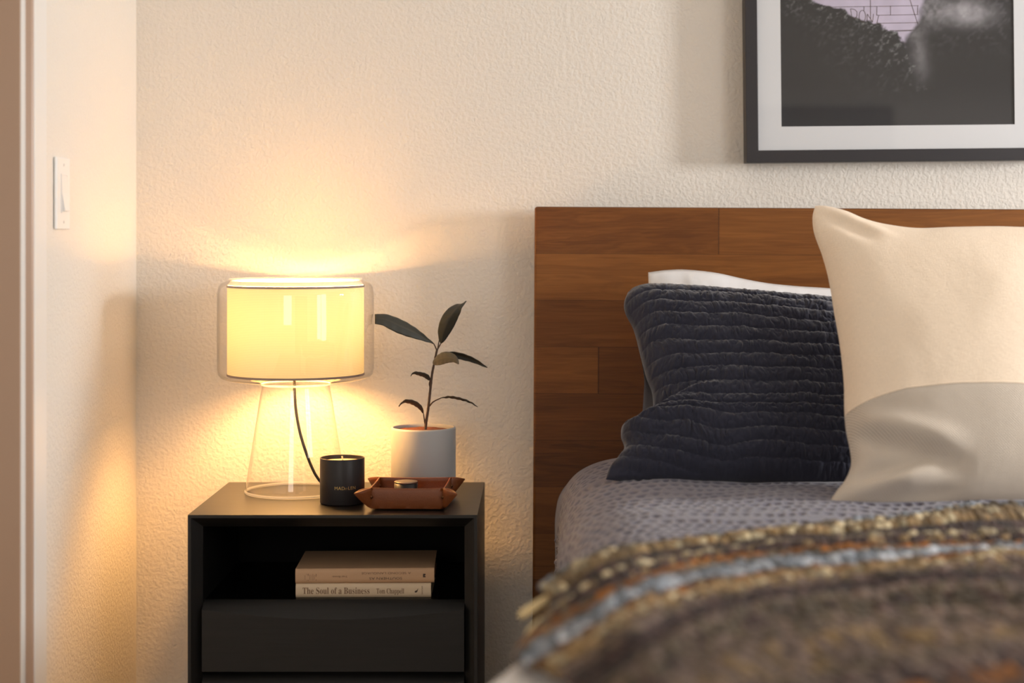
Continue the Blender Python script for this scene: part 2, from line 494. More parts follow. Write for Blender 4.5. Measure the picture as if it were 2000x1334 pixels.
def weave_mat(name, col, a, dist, basket):
    m, nt, b = new_mat(name)
    tc = node(nt, 'ShaderNodeTexCoord'); sp = node(nt, 'ShaderNodeSeparateXYZ'); link(nt, tc.outputs['UV'], sp.inputs[0])
    def mth(op, x, y=None, z=None):
        n = node(nt, 'ShaderNodeMath', operation=op)
        for i, v in enumerate((x, y, z)):
            if v is None: continue
            if isinstance(v, (int, float)): n.inputs[i].default_value = v
            else: link(nt, v, n.inputs[i])
        return n.outputs[0]
    u = mth('MULTIPLY', sp.outputs['X'], PI / a); v = mth('MULTIPLY', sp.outputs['Y'], PI / a)
    if basket:
        h = mth('ABSOLUTE', mth('MULTIPLY', mth('SINE', mth('ADD', u, v)), mth('SINE', mth('SUBTRACT', u, v))))
        h = mth('POWER', h, 0.6)
    else:
        mp = node(nt, 'ShaderNodeMapping'); mp.inputs['Scale'].default_value = (900, 90, 1); link(nt, tc.outputs['UV'], mp.inputs['Vector'])
        n1 = node(nt, 'ShaderNodeTexNoise'); n1.inputs['Scale'].default_value = 1; link(nt, mp.outputs[0], n1.inputs['Vector'])
        mp2 = node(nt, 'ShaderNodeMapping'); mp2.inputs['Scale'].default_value = (90, 900, 1); link(nt, tc.outputs['UV'], mp2.inputs['Vector'])
        n2 = node(nt, 'ShaderNodeTexNoise'); n2.inputs['Scale'].default_value = 1; link(nt, mp2.outputs[0], n2.inputs['Vector'])
        h = mth('ADD', n1.outputs['Fac'], n2.outputs['Fac'])
    mx = node(nt, 'ShaderNodeMixRGB'); mx.inputs[1].default_value = tuple(c * (0.60 if basket else 0.8) for c in col[:3]) + (1,); mx.inputs[2].default_value = col
    link(nt, mth('MULTIPLY', h, 1.0 if basket else 0.75), mx.inputs[0]); mx.use_clamp = True
    link(nt, mx.outputs[0], b.inputs['Base Color'])
    b.inputs['Roughness'].default_value = 0.85; b.inputs['Sheen Weight'].default_value = 0.15; b.inputs['Specular IOR Level'].default_value = 0.2
    bp = node(nt, 'ShaderNodeBump'); bp.inputs['Strength'].default_value = 0.8; bp.inputs['Distance'].default_value = dist
    link(nt, h, bp.inputs['Height']); link(nt, bp.outputs['Normal'], b.inputs['Normal'])
    return m
M['linen'] = weave_mat('cream_linen', (0.88, 0.73, 0.57, 1), 0.002, 0.0006, False)
M['basket'] = weave_mat('oatmeal_basketweave', (0.78, 0.68, 0.57, 1), 0.0052, 0.0016, True)
def col_mat(name, rough, sheen=0.0, spec=0.5):
    m, nt, b = new_mat(name)
    at = node(nt, 'ShaderNodeAttribute', attribute_name='Col'); link(nt, at.outputs['Color'], b.inputs['Base Color'])
    b.inputs['Roughness'].default_value = rough; b.inputs['Sheen Weight'].default_value = sheen; b.inputs['Specular IOR Level'].default_value = spec
    return m
M['yarn'] = col_mat('striped_wool_yarn', 0.8, 0.04, 0.25)
M['print'] = col_mat('photo_print', 0.5, 0, 0.3)
M['mat_board'] = plain('white_mat_board', (0.69, 0.70, 0.725, 1), 0.8, bump=(900, 0.0002))
M['frame'] = plain('black_frame_wood', srgb(36, 33, 37), 0.45)
M['dark_room'] = plain('dark_doorway', srgb(18, 16, 15), 0.9)

# ------------------------------------------------------------------ the room
XL = -(VX - 266) * D / F          # left wall plane
YF = -D - 1.9                     # wall behind the camera
XW = -1.9                         # room beyond the doorway on the left
ZC = 2.5
def struct(name, v, f, mat, bev=0, smooth=False):
    o = mesh(name, v, f, mat, smooth=smooth); o['kind'] = 'structure'
    if bev: bevel(o, bev, 3)
    return o
struct('floor', *box(XW, XR + 0.15, YF, 0.1, -0.1, 0.0), M['floor'])
struct('ceiling', *box(XW, XR + 0.15, YF, 0.1, ZC, ZC + 0.1), M['ceiling'])
struct('wall_back', *box(XW, XR + 0.15, 0.0, 0.12, 0, ZC), M['wall'])
struct('wall_left', *box(XL - 0.13, XL, 3.0 - D, 0.0, 0, ZC), M['wall'])
struct('wall_far_left', *box(XW - 0.1, XW, YF, 0.0, 0, ZC), M['wall'])
w3 = (-1.45, -0.25, 0.80, 2.10)
struct('wall_front', *joined(box(XW, w3[0], YF - 0.1, YF, 0, ZC), box(w3[1], XR + 0.15, YF - 0.1, YF, 0, ZC), box(w3[0], w3[1], YF - 0.1, YF, 0, w3[2]), box(w3[0], w3[1], YF - 0.1, YF, w3[3], ZC)), M['wall'])
# right wall with two window openings (y ranges as distance from the camera plane)
w1 = (2.54 - D, 2.98 - D, 1.08, 1.72); w2 = (-0.9 - D, 0.9 - D, 0.10, 2.20)
parts = [box(XR, XR + 0.15, YF, w2[0], 0, ZC), box(XR, XR + 0.15, w2[0], w2[1], 0, w2[2]), box(XR, XR + 0.15, w2[0], w2[1], w2[3], ZC),
         box(XR, XR + 0.15, w2[1], w1[0], 0, ZC), box(XR, XR + 0.15, w1[0], w1[1], 0, w1[2]), box(XR, XR + 0.15, w1[0], w1[1], w1[3], ZC),
         box(XR, XR + 0.15, w1[1], 0.0, 0, ZC)]
struct('wall_right', *joined(*parts), M['wall'])
for i, w in enumerate((w1, w2)):
    a, b_, c, d_ = w; t = 0.035
    fr = [box(XR + 0.02, XR + 0.07, a, a + t, c, d_), box(XR + 0.02, XR + 0.07, b_ - t, b_, c, d_), box(XR + 0.02, XR + 0.07, a, b_, c, c + t), box(XR + 0.02, XR + 0.07, a, b_, d_ - t, d_)]
    if i: fr.append(box(XR + 0.02, XR + 0.07, (a + b_) / 2 - 0.03, (a + b_) / 2 + 0.03, c, d_))
    struct('window_%d' % (i + 1), *joined(*fr), M['trim'])
t = 0.035
struct('window_3', *joined(box(w3[0], w3[0] + t, YF - 0.07, YF - 0.02, w3[2], w3[3]), box(w3[1] - t, w3[1], YF - 0.07, YF - 0.02, w3[2], w3[3]), box(w3[0], w3[1], YF - 0.07, YF - 0.02, w3[2], w3[2] + t), box(w3[0], w3[1], YF - 0.07, YF - 0.02, w3[3] - t, w3[3])), M['trim'])  # unseen opening, added to frame the front fill light
# painted casing and jamb where the left wall ends at a doorway
struct('trim_1', *box(XL - 0.13, XL + 0.0135, 2.962 - D, 3.035 - D, 0, 2.12), M['trim'], 0.003)
struct('trim_2', *prism([(XL - 0.13, 2.928), (XL - 0.0005, 2.928), (XL - 0.0005, 2.9505), (XL + 0.0125, 2.9525), (XL + 0.0125, 2.9618), (XL - 0.13, 2.9618)], lambda p, q, a: (p, q - D, a), 0, 2.10), M['jamb'], 0.003)
struct('trim_highlight', *box(XL - 0.006, XL + 0.0012, 2.9290 - D, 2.9500 - D, 0, 2.09), M['trim'], 0.0015)  # white strip added for the bright highlight on the jamb's step edge
struct('baseboard_back', *box(XL, XR, -0.014, 0, 0, 0.09), M['trim'], 0.003)
struct('baseboard_left', *box(XL, XL + 0.014, 3.04 - D, -0.014, 0, 0.09), M['trim'], 0.003)
# dark doorway on the wall behind the camera (seen only mirrored in the picture glass)
struct('door_1', *box(0.15, 1.94, YF, YF + 0.03, 0, 1.80), M['dark_room'])

# light switch on the left wall
sy0, sy1 = 3.120 - D, 3.211 - D
sz0, sz1 = 1.108, 1.242
sw = thing('light_switch', (XL, (sy0 + sy1) / 2, sz0), 'white rocker light switch plate on the wall beside the doorway', 'light switch')
pl = mesh('wall_plate', *prism([(sy0, 0.0), (sy0, 0.0035), (sy0 + 0.004, 0.006), (sy1 - 0.004, 0.006), (sy1, 0.0035), (sy1, 0.0)], lambda p, q, a: (XL + 0.001 + q, p, a), sz0, sz1), M['plastic'], sw, smooth=False)
bevel(pl, 0.0015, 2)
cy = (sy0 + sy1) / 2; cz = (sz0 + sz1) / 2
fr = joined(box(XL + 0.005, XL + 0.0085, cy - 0.0195, cy - 0.0170, cz - 0.0365, cz + 0.0365), box(XL + 0.005, XL + 0.0085, cy + 0.0170, cy + 0.0195, cz - 0.0365, cz + 0.0365),
            box(XL + 0.005, XL + 0.0085, cy - 0.0170, cy + 0.0170, cz - 0.0365, cz - 0.034), box(XL + 0.005, XL + 0.0085, cy - 0.0170, cy + 0.0170, cz + 0.034, cz + 0.0365))
mesh('switch_frame', *fr, M['plastic'], sw, smooth=False)
rk = prism([(cz - 0.0335, 0.0), (cz - 0.0335, 0.0085), (cz - 0.031, 0.0095), (cz, 0.004), (cz + 0.0335, 0.0035), (cz + 0.0335, 0.0)], lambda p, q, a: (XL + 0.005 + q, a, p), cy - 0.0165, cy + 0.0165)
bevel(mesh('rocker', *rk, M['plastic'], sw, smooth=False), 0.0006, 2)
for z in (cz - 0.0535, cz + 0.0535):
    v, f = lathe([(0, 0.0012), (0.0026, 0.001), (0.0034, 0)], (0, 0, 0), 16)
    v = [(XL + 0.0066 + p[2], cy + p[0], z + p[1]) for p in v]
    mesh('screw', v, f, M['screw'], sw)

# ------------------------------------------------------------------ nightstand
NX0, NX1 = -0.683, -0.1235
NF, NB = 3.26, 3.69
NT = 0.556
nst = thing('nightstand', ((NX0 + NX1) / 2, (NF + NB) / 2 - D, 0), 'black stained oak nightstand with an open shelf over drawers, beside the bed', 'nightstand')
yd = lambda d: d - D
T = 0.0255
top = [(NF, NT), (NF, NT - 0.006), (NF + 0.020, NT - T), (NB, NT - T), (NB, NT)]
def mitred_top():
    V = []
    for s, x in ((1, NX0), (-1, NX1)):
        V += [(x, yd(NF), NT), (x, yd(NB), NT), (x + s * 0.006, yd(NF), NT - 0.006), (x + s * T, yd(NF + 0.02), NT - T), (x + s * T, yd(NB), NT - T)]
    Fc = [(0, 5, 6, 1), (0, 2, 7, 5), (2, 3, 8, 7), (3, 4, 9, 8), (1, 6, 9, 4), (0, 1, 4, 3, 2), (5, 7, 8, 9, 6)]
    return V, Fc
mesh('top_panel', *mitred_top(), M['oak'], nst, smooth=False)
BZ = 0.085
for s, x in ((1, NX0), (-1, NX1)):
    V = []
    for k, z0 in ((0, BZ), (1, NT)):
        V += [(x, yd(NF), z0), (x, yd(NB), z0)]
        V += [(x + s * 0.006, yd(NF), z0 + (0.006 if k == 0 else -0.006)), (x + s * T, yd(NF + 0.02), z0 + (T if k == 0 else -T)), (x + s * T, yd(NB), z0 + (T if k == 0 else -T))]
    Fc = [(0, 1, 6, 5), (0, 5, 7, 2), (2, 7, 8, 3), (3, 8, 9, 4), (1, 4, 9, 6), (0, 2, 3, 4, 1), (5, 6, 9, 8, 7)]
    mesh('side_panel', V, Fc, M['oak_side'], nst, smooth=False)
V, Fc = mitred_top()
V = [(p[0], p[1], BZ + (NT - p[2])) for p in V]
mesh('bottom_panel', V, Fc, M['oak'], nst, smooth=False)
xi0, xi1 = NX0 + T + 0.0005, NX1 - T - 0.0005
mesh('back_panel', *box(xi0, xi1, yd(NB - 0.018), yd(NB - 0.004), BZ + T, NT - T), M['oak_back'], nst, smooth=False)
SH = 0.3855
mesh('shelf', *box(xi0, xi1, yd(3.296), yd(NB - 0.019), SH - 0.016, SH), M['oak_shelf'], nst, smooth=False)
def drawer(z0, z1):
    n = 41; V = []; df = 3.266; m = 8
    for i in range(n):
        t = i / (n - 1); x = xi0 + (xi1 - xi0) * t
        dz = 0.0145 + 0.0185 * math.sin(PI * t) ** 1.0
        zc = z1 - dz
        col = [(x, yd(3.284), z0), (x, yd(df), z0), (x, yd(df), zc)]
        for ky, kz in ((0.22, 0.30), (0.46, 0.59), (0.72, 0.84)):
            col.append((x, yd(df + 0.028 * ky), zc + (z1 - zc) * kz))
        col += [(x, yd(df + 0.028), z1), (x, yd(df + 0.0282), z0)]
        V += col
    Fc = []
    for i in range(n - 1):
        for k in range(m):
            k2 = (k + 1) % m
            Fc.append((i * m + k, (i + 1) * m + k, (i + 1) * m + k2, i * m + k2))
    Fc.append(tuple(range(m))); Fc.append(tuple(range((n - 1) * m, n * m))[::-1])
    return V, Fc
for z0, z1 in ((0.2515, SH), (0.113, 0.2465)):
    o = mesh('drawer', *drawer(z0, z1), M['oak_front'], nst); sharp(o, 25)
for x in (NX0 + 0.03, NX1 - 0.03):
    for d in (NF + 0.05, NB - 0.05):
        mesh('leg', *lathe([(0, 0), (0.010, 0), (0.015, BZ), (0, BZ)], (x, yd(d), 0), 20), M['oak_side'], nst)

# ------------------------------------------------------------------ table lamp
LD = 3.55
LX = (578 - VX) * LD / F
LC = (LX, yd(LD), 0)
lamp = thing('table_lamp', (LX, yd(LD), NT), 'glowing lamp with cream drum shade inside clear blown glass', 'lamp')
ZB = NT + 0.0015
prof = [(0.1045, NT + 0.004), (0.1050, NT + 0.010), (0.1035, NT + 0.020), (0.0955, NT + 0.072), (0.086, NT + 0.130), (0.0765, NT + 0.190), (0.0705, 0.779), (0.071, 0.784), (0.078, 0.7865),
        (0.110, 0.7895), (0.145, 0.794), (0.156, 0.798), (0.1615, 0.805), (0.1635, 0.816), (0.1638, 0.90), (0.1632, 0.974), (0.161, 0.987), (0.156, 0.995), (0.147, 0.999), (0.139, 1.0015), (0.1365, 1.0045)]
mesh('glass_body', *lathe(prof, LC, 128), M['glass'], lamp)
ring = [(0.1045 + 0.0028 * math.cos(a), NT + 0.0034 + 0.0028 * math.sin(a)) for a in np.linspace(0, 2 * PI, 12, endpoint=False)]
mesh('glass_base_rim', *lathe(ring, LC, 128, close=True), M['glass_rim'], lamp)
ring = [(0.071 + 0.0018 * math.cos(a), 0.7835 + 0.0018 * math.sin(a)) for a in np.linspace(0, 2 * PI, 10, endpoint=False)]
mesh('glass_neck_rim', *lathe(ring, LC, 96, close=True), M['glass_rim'], lamp)
ring = [(0.1372 + 0.0018 * math.cos(a), 1.0040 + 0.0018 * math.sin(a)) for a in np.linspace(0, 2 * PI, 10, endpoint=False)]
mesh('glass_mouth_rim', *lathe(ring, LC, 96, close=True), M['glass_rim'], lamp)
RS = 0.1425
shade = mesh('lamp_shade', *lathe([(RS, 0.8035), (RS, 0.9905)], LC, 128), M['shade'], lamp)
for z in (0.8045, 0.9895):
    ring = [(RS - 0.0008, z - 0.0022), (RS + 0.0012, z - 0.0022), (RS + 0.0012, z + 0.0022), (RS - 0.0008, z + 0.0022)]
    sharp(mesh('hem', *lathe(ring, LC, 128, close=True), M['shade_rim'], shade))
mesh('top_diffuser', *lathe([(0, 1.0015), (0.06, 1.0018), (0.1325, 1.0015)], LC, 96), M['diffuser'], lamp)
mesh('diffuser_collar', *lathe([(0.1326, 1.0015), (0.1350, 1.0005), (0.1412, 0.9925)], LC, 96), M['collar'], lamp)
mesh('lower_diffuser', *lathe([(0.020, 0.8075), (0.08, 0.8075), (RS - 0.0015, 0.8075)], LC, 96), M['lower_diffuser'], lamp)
# spider ring, socket and bulb inside the shade
mesh('socket', *lathe([(0, 0.800), (0.016, 0.800), (0.018, 0.806), (0.018, 0.850), (0.013, 0.856), (0, 0.856)], LC, 32), M['metal'], lamp)
arms = []
for k in range(3):
    a = 2 * PI * k / 3 + 0.5
    arms.append(tube([(LX + 0.016 * math.cos(a), LC[1] + 0.016 * math.sin(a), 0.806), (LX + (RS - 0.002) * math.cos(a), LC[1] + (RS - 0.002) * math.sin(a), 0.805)], 0.0016, 8))
mesh('shade_spider', *joined(*arms), M['metal'], lamp)
bz, br = 0.930, 0.036
bp_ = [(br * math.sin(a), bz - br * math.cos(a)) for a in np.linspace(0.35, PI, 12)]
mesh('bulb', *lathe([(0.012, 0.856), (0.012, 0.885)] + bp_, LC, 20), M['bulb'], lamp)
cp = [P(575, 738, 3.55), P(575, 760, 3.55), P(578, 800, 3.55), P(586, 845, 3.545), P(600, 890, 3.545), P(615, 925, 3.545), P(628, 943, 3.55),
      np.array((-0.452, yd(3.56), NT + 0.0085)), np.array((-0.428, yd(3.575), NT + 0.0055)), np.array((-0.415, yd(3.60), NT + 0.0035)), np.array((-0.405, yd(3.66), NT + 0.0035)), np.array((-0.402, yd(3.688), NT + 0.0035))]
mesh('cord', *tube(catmull(cp, 90), 0.0031, 10), M['cord'], lamp)

# ------------------------------------------------------------------ potted rubber plant
PX, PD = (827 - VX) * 3.58 / F, 3.58
PR = 0.0685
pot = thing('potted_plant', (PX, yd(PD), NT), 'young dark-leaved rubber plant in a smooth white pot, behind the leather tray', 'plant')
PC = (PX, yd(PD), NT + 0.0005)
mesh('pot', *lathe([(0, 0), (PR - 0.006, 0), (PR - 0.002, 0.0015), (PR, 0.005), (PR, 0.129), (PR - 0.001, 0.1325), (PR - 0.003, 0.1335), (PR - 0.005, 0.1325), (PR - 0.0055, 0.128), (PR - 0.0065, 0.02), (0, 0.02)], PC, 96), M['pot'], pot)
nr, ns = 24, 64
V = [(PX, yd(PD), NT + 0.127)]; Fc = []
for i in range(1, nr):
    for k in range(ns):
        a = 2 * PI * k / ns; r = (PR - 0.0064) * i / (nr - 1)
        V.append((PX + r * math.cos(a), yd(PD) + r * math.sin(a), NT + 0.1262 + 0.004 * (float(fbm(r * 90 * math.cos(a) + 50, r * 90 * math.sin(a) + 50, 3)) - 0.5) + 0.002 * (1 - i / nr)))
for k in range(ns): Fc.append((0, 1 + k, 1 + (k + 1) % ns))
for i in range(nr - 2):
    for k in range(ns): Fc.append((1 + i * ns + k, 1 + (i + 1) * ns + k, 1 + (i + 1) * ns + (k + 1) % ns, 1 + i * ns + (k + 1) % ns))
mesh('soil', V, Fc, M['soil'], pot)
sd = 3.575
st = catmull([P(830.5, 845, sd), P(832, 826, sd), P(836, 800, sd), P(840, 765, sd), P(844, 730, sd), P(849, 705, sd), P(852, 690, sd), P(854, 681, sd)], 40)
mesh('stem', *tube(st, np.linspace(0.0030, 0.0021, 40) + 0.0004 * np.sin(np.arange(40) * 1.3) ** 4, 10), M['stem'], pot)
def leaf(mid, wmax, side, fold=0.35, petiole=None, dark=1.0, droop=0.0, pw=0.85, tipw=0.0, under=False):
    """blade along mid (room points); side: direction of its width; fold lifts both halves along the normal"""
    n, m = 30, 11
    c = catmull(mid, n); side = np.array(side, float)
    V, C = [], []
    for i in range(n):
        s = i / (n - 1)
        t = c[min(i + 1, n - 1)] - c[max(i - 1, 0)]; t /= np.linalg.norm(t)
        b = side - t * np.dot(side, t); b /= np.linalg.norm(b)
        nn = np.cross(t, b)
        w = wmax * (max(math.sin(PI * min(1, s ** pw * 0.985 + 0.008)), 0) ** 0.72) + tipw * s ** 8
        for j in range(m):
            q = -1 + 2 * j / (m - 1)
            V.append(c[i] + b * w * q + nn * (fold * w * abs(q) ** 1.2 - droop * w * q * q) + nn * 0.0006 * math.sin(s * 40 + abs(q) * 3) * abs(q))
            g = 0.04 * math.exp(-(q / 0.10) ** 2) * (1 - s * 0.6)
            base = np.array((0.026, 0.027, 0.021)) * dark
            if under: base = np.array((0.060, 0.056, 0.044)) * dark
            C.append(base * (0.9 + 0.25 * abs(q)) + np.array((0.95, 0.75, 0.45)) * g)
    o = mesh('leaf', V, gridfaces(n, m), M['leaf'], pot)
    add_col(o, np.array(C))
    sm = o.modifiers.new('thickness', 'SOLIDIFY'); sm.thickness = 0.0009; sm.offset = 0
    if petiole is not None:
        mesh('petiole', *tube(catmull(petiole, 12), np.linspace(0.0016, 0.0011, 12), 8), M['stem'], o)
    return o
leaf([P(847, 671, 3.575), P(815, 652, 3.56), P(775, 633, 3.55), P(750, 623, 3.545), P(732, 622, 3.542)], 0.0165, (0.22, 0.55, 0.80), 0.26, [P(853, 684, 3.575), P(850, 677, 3.575), P(847, 671, 3.575)], pw=1.35, tipw=0.0105, dark=1.3)
leaf([P(861, 671, 3.575), P(867, 645, 3.565), P(880, 617, 3.555), P(895, 599, 3.55), P(911, 588, 3.55)], 0.0165, (0.9, -0.35, 0.4), 0.30, [P(853, 685, 3.575), P(857, 678, 3.575), P(861, 671, 3.575)], pw=0.92)
leaf([P(845, 709, 3.57), P(857, 702, 3.55), P(872, 698, 3.53), P(887, 701, 3.515), P(896, 711, 3.505)], 0.0130, (0.10, -0.35, -0.95), 0.18, None, dark=1.15, pw=0.8, under=True)
leaf([P(852, 700, 3.58), P(868, 692, 3.60), P(893, 693, 3.61), P(925, 703, 3.62), P(952, 718, 3.62)], 0.0085, (0.25, -0.5, 0.85), 0.35, None, pw=0.8)
leaf([P(840, 743, 3.572), P(832, 735, 3.56), P(820, 731, 3.555), P(808, 729, 3.55), P(802, 735, 3.548)], 0.0058, (0.3, -0.6, 0.8), 0.25, [P(840, 756, 3.575), P(838.5, 750, 3.574), P(840, 743, 3.572)], pw=0.8, under=True, dark=0.8)
leaf([P(862, 777, 3.56), P(880, 775, 3.55), P(905, 780, 3.54), P(922, 787, 3.54), P(933, 795, 3.54)], 0.0052, (0.2, -0.85, 0.5), 0.2, [P(839, 793, 3.575), P(846, 785, 3.57), P(862, 777, 3.56)], under=True, dark=0.75)
leaf([P(827, 808, 3.57), P(820, 796, 3.56), P(806, 787, 3.55), P(790, 785, 3.545), P(779, 794, 3.54)], 0.0066, (0.4, -0.6, 0.7), 0.25, [P(830, 828, 3.575), P(828.5, 818, 3.573), P(827, 808, 3.57)], under=True, dark=0.75, pw=1.0, tipw=0.003)
mesh('leaf_bud', *tube(catmull([P(855, 682, 3.576), P(856.5, 672, 3.577), P(858, 661, 3.578)], 8), [0.0013, 0.0015, 0.0015, 0.0014, 0.0012, 0.0009, 0.0006, 0.0002], 8), M['stem'], pot)

# ------------------------------------------------------------------ candle
CD = 3.405; CR = 0.0449
CX = (668.5 - VX) * CD / F
can = thing('candle', (CX, yd(CD), NT), 'black candle jar with small gold lettering and unlit wick', 'candle')
CC = (CX, yd(CD), NT + 0.0005)
mesh('jar', *lathe([(0, 0), (CR - 0.003, 0), (CR - 0.0008, 0.001), (CR, 0.003), (CR, 0.0905), (CR - 0.0006, 0.0918), (CR - 0.0018, 0.0918), (CR - 0.0024, 0.0905), (CR - 0.0026, 0.010), (0, 0.010)], CC, 96), M['candle'], can)
mesh('wax', *lathe([(0, 0.0845), (0.02, 0.0842), (CR - 0.0028, 0.0838), (CR - 0.0028, 0.012), (0, 0.012)], CC, 64), M['wax'], can)
mesh('wick', *tube(catmull([(CX, yd(CD), NT + 0.082), (CX + 0.0005, yd(CD), NT + 0.088), (CX - 0.0003, yd(CD) - 0.0004, NT + 0.0945)], 8), 0.0016, 8), M['wick'], can)
def on_cyl(v, x0, z0, C, R, eps):
    out = []
    for x, y in v:
        a = (x0 + x) / R
        out.append((C[0] + (R + eps) * math.sin(a), C[1] - (R + eps) * math.cos(a), z0 + y))
    return out
parts = []
for body, hgt, x0, sp in (('MAD', 0.0064, -0.0100, 1.08), ('ET', 0.0036, 0.0102, 1.05), ('LEN', 0.0064, 0.0172, 1.08)):
    v, f = text_mesh(body, hgt, sp)
    parts.append((on_cyl(v, x0, NT + 0.0330, CC, CR, 0.00025), f))
mesh('lettering', *joined(*parts), M['gold'], can, smooth=False)

# ------------------------------------------------------------------ leather tray
TX, TD = -0.2610, 3.385
tray = thing('leather_tray', (TX, yd(TD), NT), 'tan leather valet tray with pinched corners at the front of the nightstand', 'tray')
def tray_mesh():
    hb, ht = 0.0705, 0.0725; zt = 0.0415; n = 17
    rot = -0.03
    def X(p, q, z):
        c, s = math.cos(rot), math.sin(rot)
        return (TX + p * c - q * s, yd(TD) + p * s + q * c, NT + 0.0030 + z)
    V, Fc = [], []
    def quadgrid(fn, nu, nv):
        off = len(V)
        for i in range(nu):
            for j in range(nv): V.append(fn(i / (nu - 1), j / (nv - 1)))
        Fc.extend([tuple(q) for q in gridfaces(nu, nv, off)])
    quadgrid(lambda u, v: X((2 * u - 1) * hb, (2 * v - 1) * hb, 0), 9, 9)
    R = [(1, 0, 0, 1), (0, -1, 1, 0), (-1, 0, 0, -1), (0, 1, -1, 0)]
    ears = []
    for k in range(4):
        ca, sa = math.cos(PI / 2 * k), math.sin(PI / 2 * k)
        rt = lambda p, q: (p * ca - q * sa, p * sa + q * ca)
        def wall(u, v):
            w = hb + (ht - hb) * v
            p, q = rt((2 * u - 1) * (hb + (0.0) * v), -(w + 0.002 * math.sin(PI * v)))
            return X(p, q, zt * v - 0.0012 * math.sin(PI * u) * v)
        quadgrid(wall, n, 6)
        # the pinched ear at the corner: two flaps meeting along base corner -> tip
        tip = (hb + 0.030, -(hb + 0.030), zt - 0.007)
        for flap in (0, 1):
            def ear(u, v, flap=flap):
                # u from the wall end to the fold line, v from base to rim
                a0 = np.array((hb, -hb, 0.0))
                a1 = np.array((hb, -(hb + (ht - hb) * v + 0.002 * math.sin(PI * v)), zt * v)) if flap == 0 else np.array((hb + (ht - hb) * v + 0.002 * math.sin(PI * v), -hb, zt * v))
                b1 = np.array((hb + 0.030 * v ** 0.85, -(hb + 0.030 * v ** 0.85), tip[2] * v))
                p = a1 * (1 - u) + b1 * u
                bulge = 0.0042 * math.sin(PI * u) * v
                p += np.array((-0.7, -0.7, 0.0)) * bulge * (1 if flap == 0 else -1)
                p[2] += 0.0015 * math.sin(PI * u) * v
                pp = rt(p[0], p[1])
                return X(pp[0], pp[1], p[2])
            quadgrid(ear, 8, 7)
        ears.append((rt(hb + 0.013, -(hb + 0.013)), k))
    return V, Fc, X, rt
V, Fc, TXf, _ = tray_mesh()
tl = mesh('leather_body', V, Fc, M['leather'], tray)
weld(tl, 0.0004)
sm = tl.modifiers.new('thickness', 'SOLIDIFY'); sm.thickness = 0.0026; sm.offset = 0.0; sm.use_rim = True
bevel(tl, 0.0006, 1, 50)
sharp(tl, 40)
for sx, sy in ((1, -1), (-1, -1), (1, 1), (-1, 1)):
    for s2 in (1,):
        c0 = np.array(TXf(sx * 0.0725, sy * 0.0725, 0.024))
        nrm = np.array((sx, -sy, 0)) / math.sqrt(2)
        nrm = nrm if nrm[1] < 0 else -nrm
        q = Vector(nrm).to_track_quat('Z', 'Y').to_matrix()
        v, f = lathe([(0, 0.0062), (0.0028, 0.0058), (0.0040, 0.0040), (0.0040, 0.0)], (0, 0, 0), 18)
        mesh('snap', [np.array(q @ Vector(p)) + c0 for p in v], f, M['brass'], tray)
tin = thing('round_tin', ((793 - VX) * 3.385 / F, yd(3.385), NT + 0.0025), 'small round dark tin with metallic top inside the leather tray', 'tin')
TC = (tin.location[0], tin.location[1], NT + 0.0028)
mesh('tin_body', *lathe([(0, 0), (0.0225, 0), (0.0232, 0.001), (0.0232, 0.0415), (0, 0.0415)], TC, 64), M['tin'], tin)
mesh('lid', *lathe([(0, 0.0446), (0.0205, 0.0446), (0.0228, 0.0442), (0.0234, 0.0436), (0.0234, 0.0416), (0, 0.0416)], TC, 64), M['tin_top'], tin)

# ------------------------------------------------------------------ books on the shelf
def book(name, x0, d0, z0, L, Wd, Th, yaw, label, cover, marks):
    o = thing(name, (x0, yd(d0), z0), label, 'book', 'books stacked on the nightstand shelf')
    c, s = math.cos(yaw), math.sin(yaw)
    X = lambda p: (x0 + p[0] * c - p[1] * s, yd(d0) + p[0] * s + p[1] * c, z0 + p[2])
    t = 0.0024
    outer = [(0.004, 0), (Wd, 0), (Wd, t), (0.008, t), (0.0032, t + 0.0015)]
    # section of boards and rounded spine in (y, z)
    sp = [(0.0045 - 0.0045 * math.sin(a), Th / 2 - (Th / 2) * math.cos(a)) for a in np.linspace(0.0, PI, 13)]
    sp = [(0.0045 * (2 * q / Th - 1) ** 4, q) for q in np.linspace(0, Th, 15)]
    inn = [(0.0045 * (2 * q / Th - 1) ** 4 + t, q) for q in np.linspace(t, Th - t, 9)]
    poly = [(Wd, 0)] + [(0.007, 0)] + sp[0:] + [(0.007, Th), (Wd, Th), (Wd, Th - t)] + inn[::-1] + [(Wd, t)]
    v, f = prism(poly, lambda p, q, a: X((a, p, q)), 0, L)
    # caps of the C-section as quads strips would be neater; ngons are fine here
    ob = mesh('cover', v, f, cover, o); sharp(ob, 40)
    mesh('pages', *prism([(0.0050, t), (Wd - 0.005, t), (Wd - 0.005, Th - t), (0.0050, Th - t)], lambda p, q, a: X((a, p, q)), 0.004, L - 0.004), M['pages'], o, smooth=False)
    for body, hgt, u, w, flip, mat, ser, length, vert in marks:
        if callable(body): vv, ff = body()
        else: vv, ff = text_mesh(serif(body) if ser else body, hgt, 1.0)
        if length:
            vv[:, 0] *= length / vv[:, 0].max()
        if vert: vv = np.stack([-vv[:, 1], vv[:, 0]], 1) if vert > 0 else np.stack([vv[:, 1], -vv[:, 0]], 1)
        if flip: vv = -vv
        pts = []
        for a, b_ in vv:
            q = w + b_
            pts.append(X((u + a, 0.0045 * (2 * q / Th - 1) ** 4 - 0.00025, q)))
        mesh('lettering', pts, ff, mat, o, smooth=False)
    return o
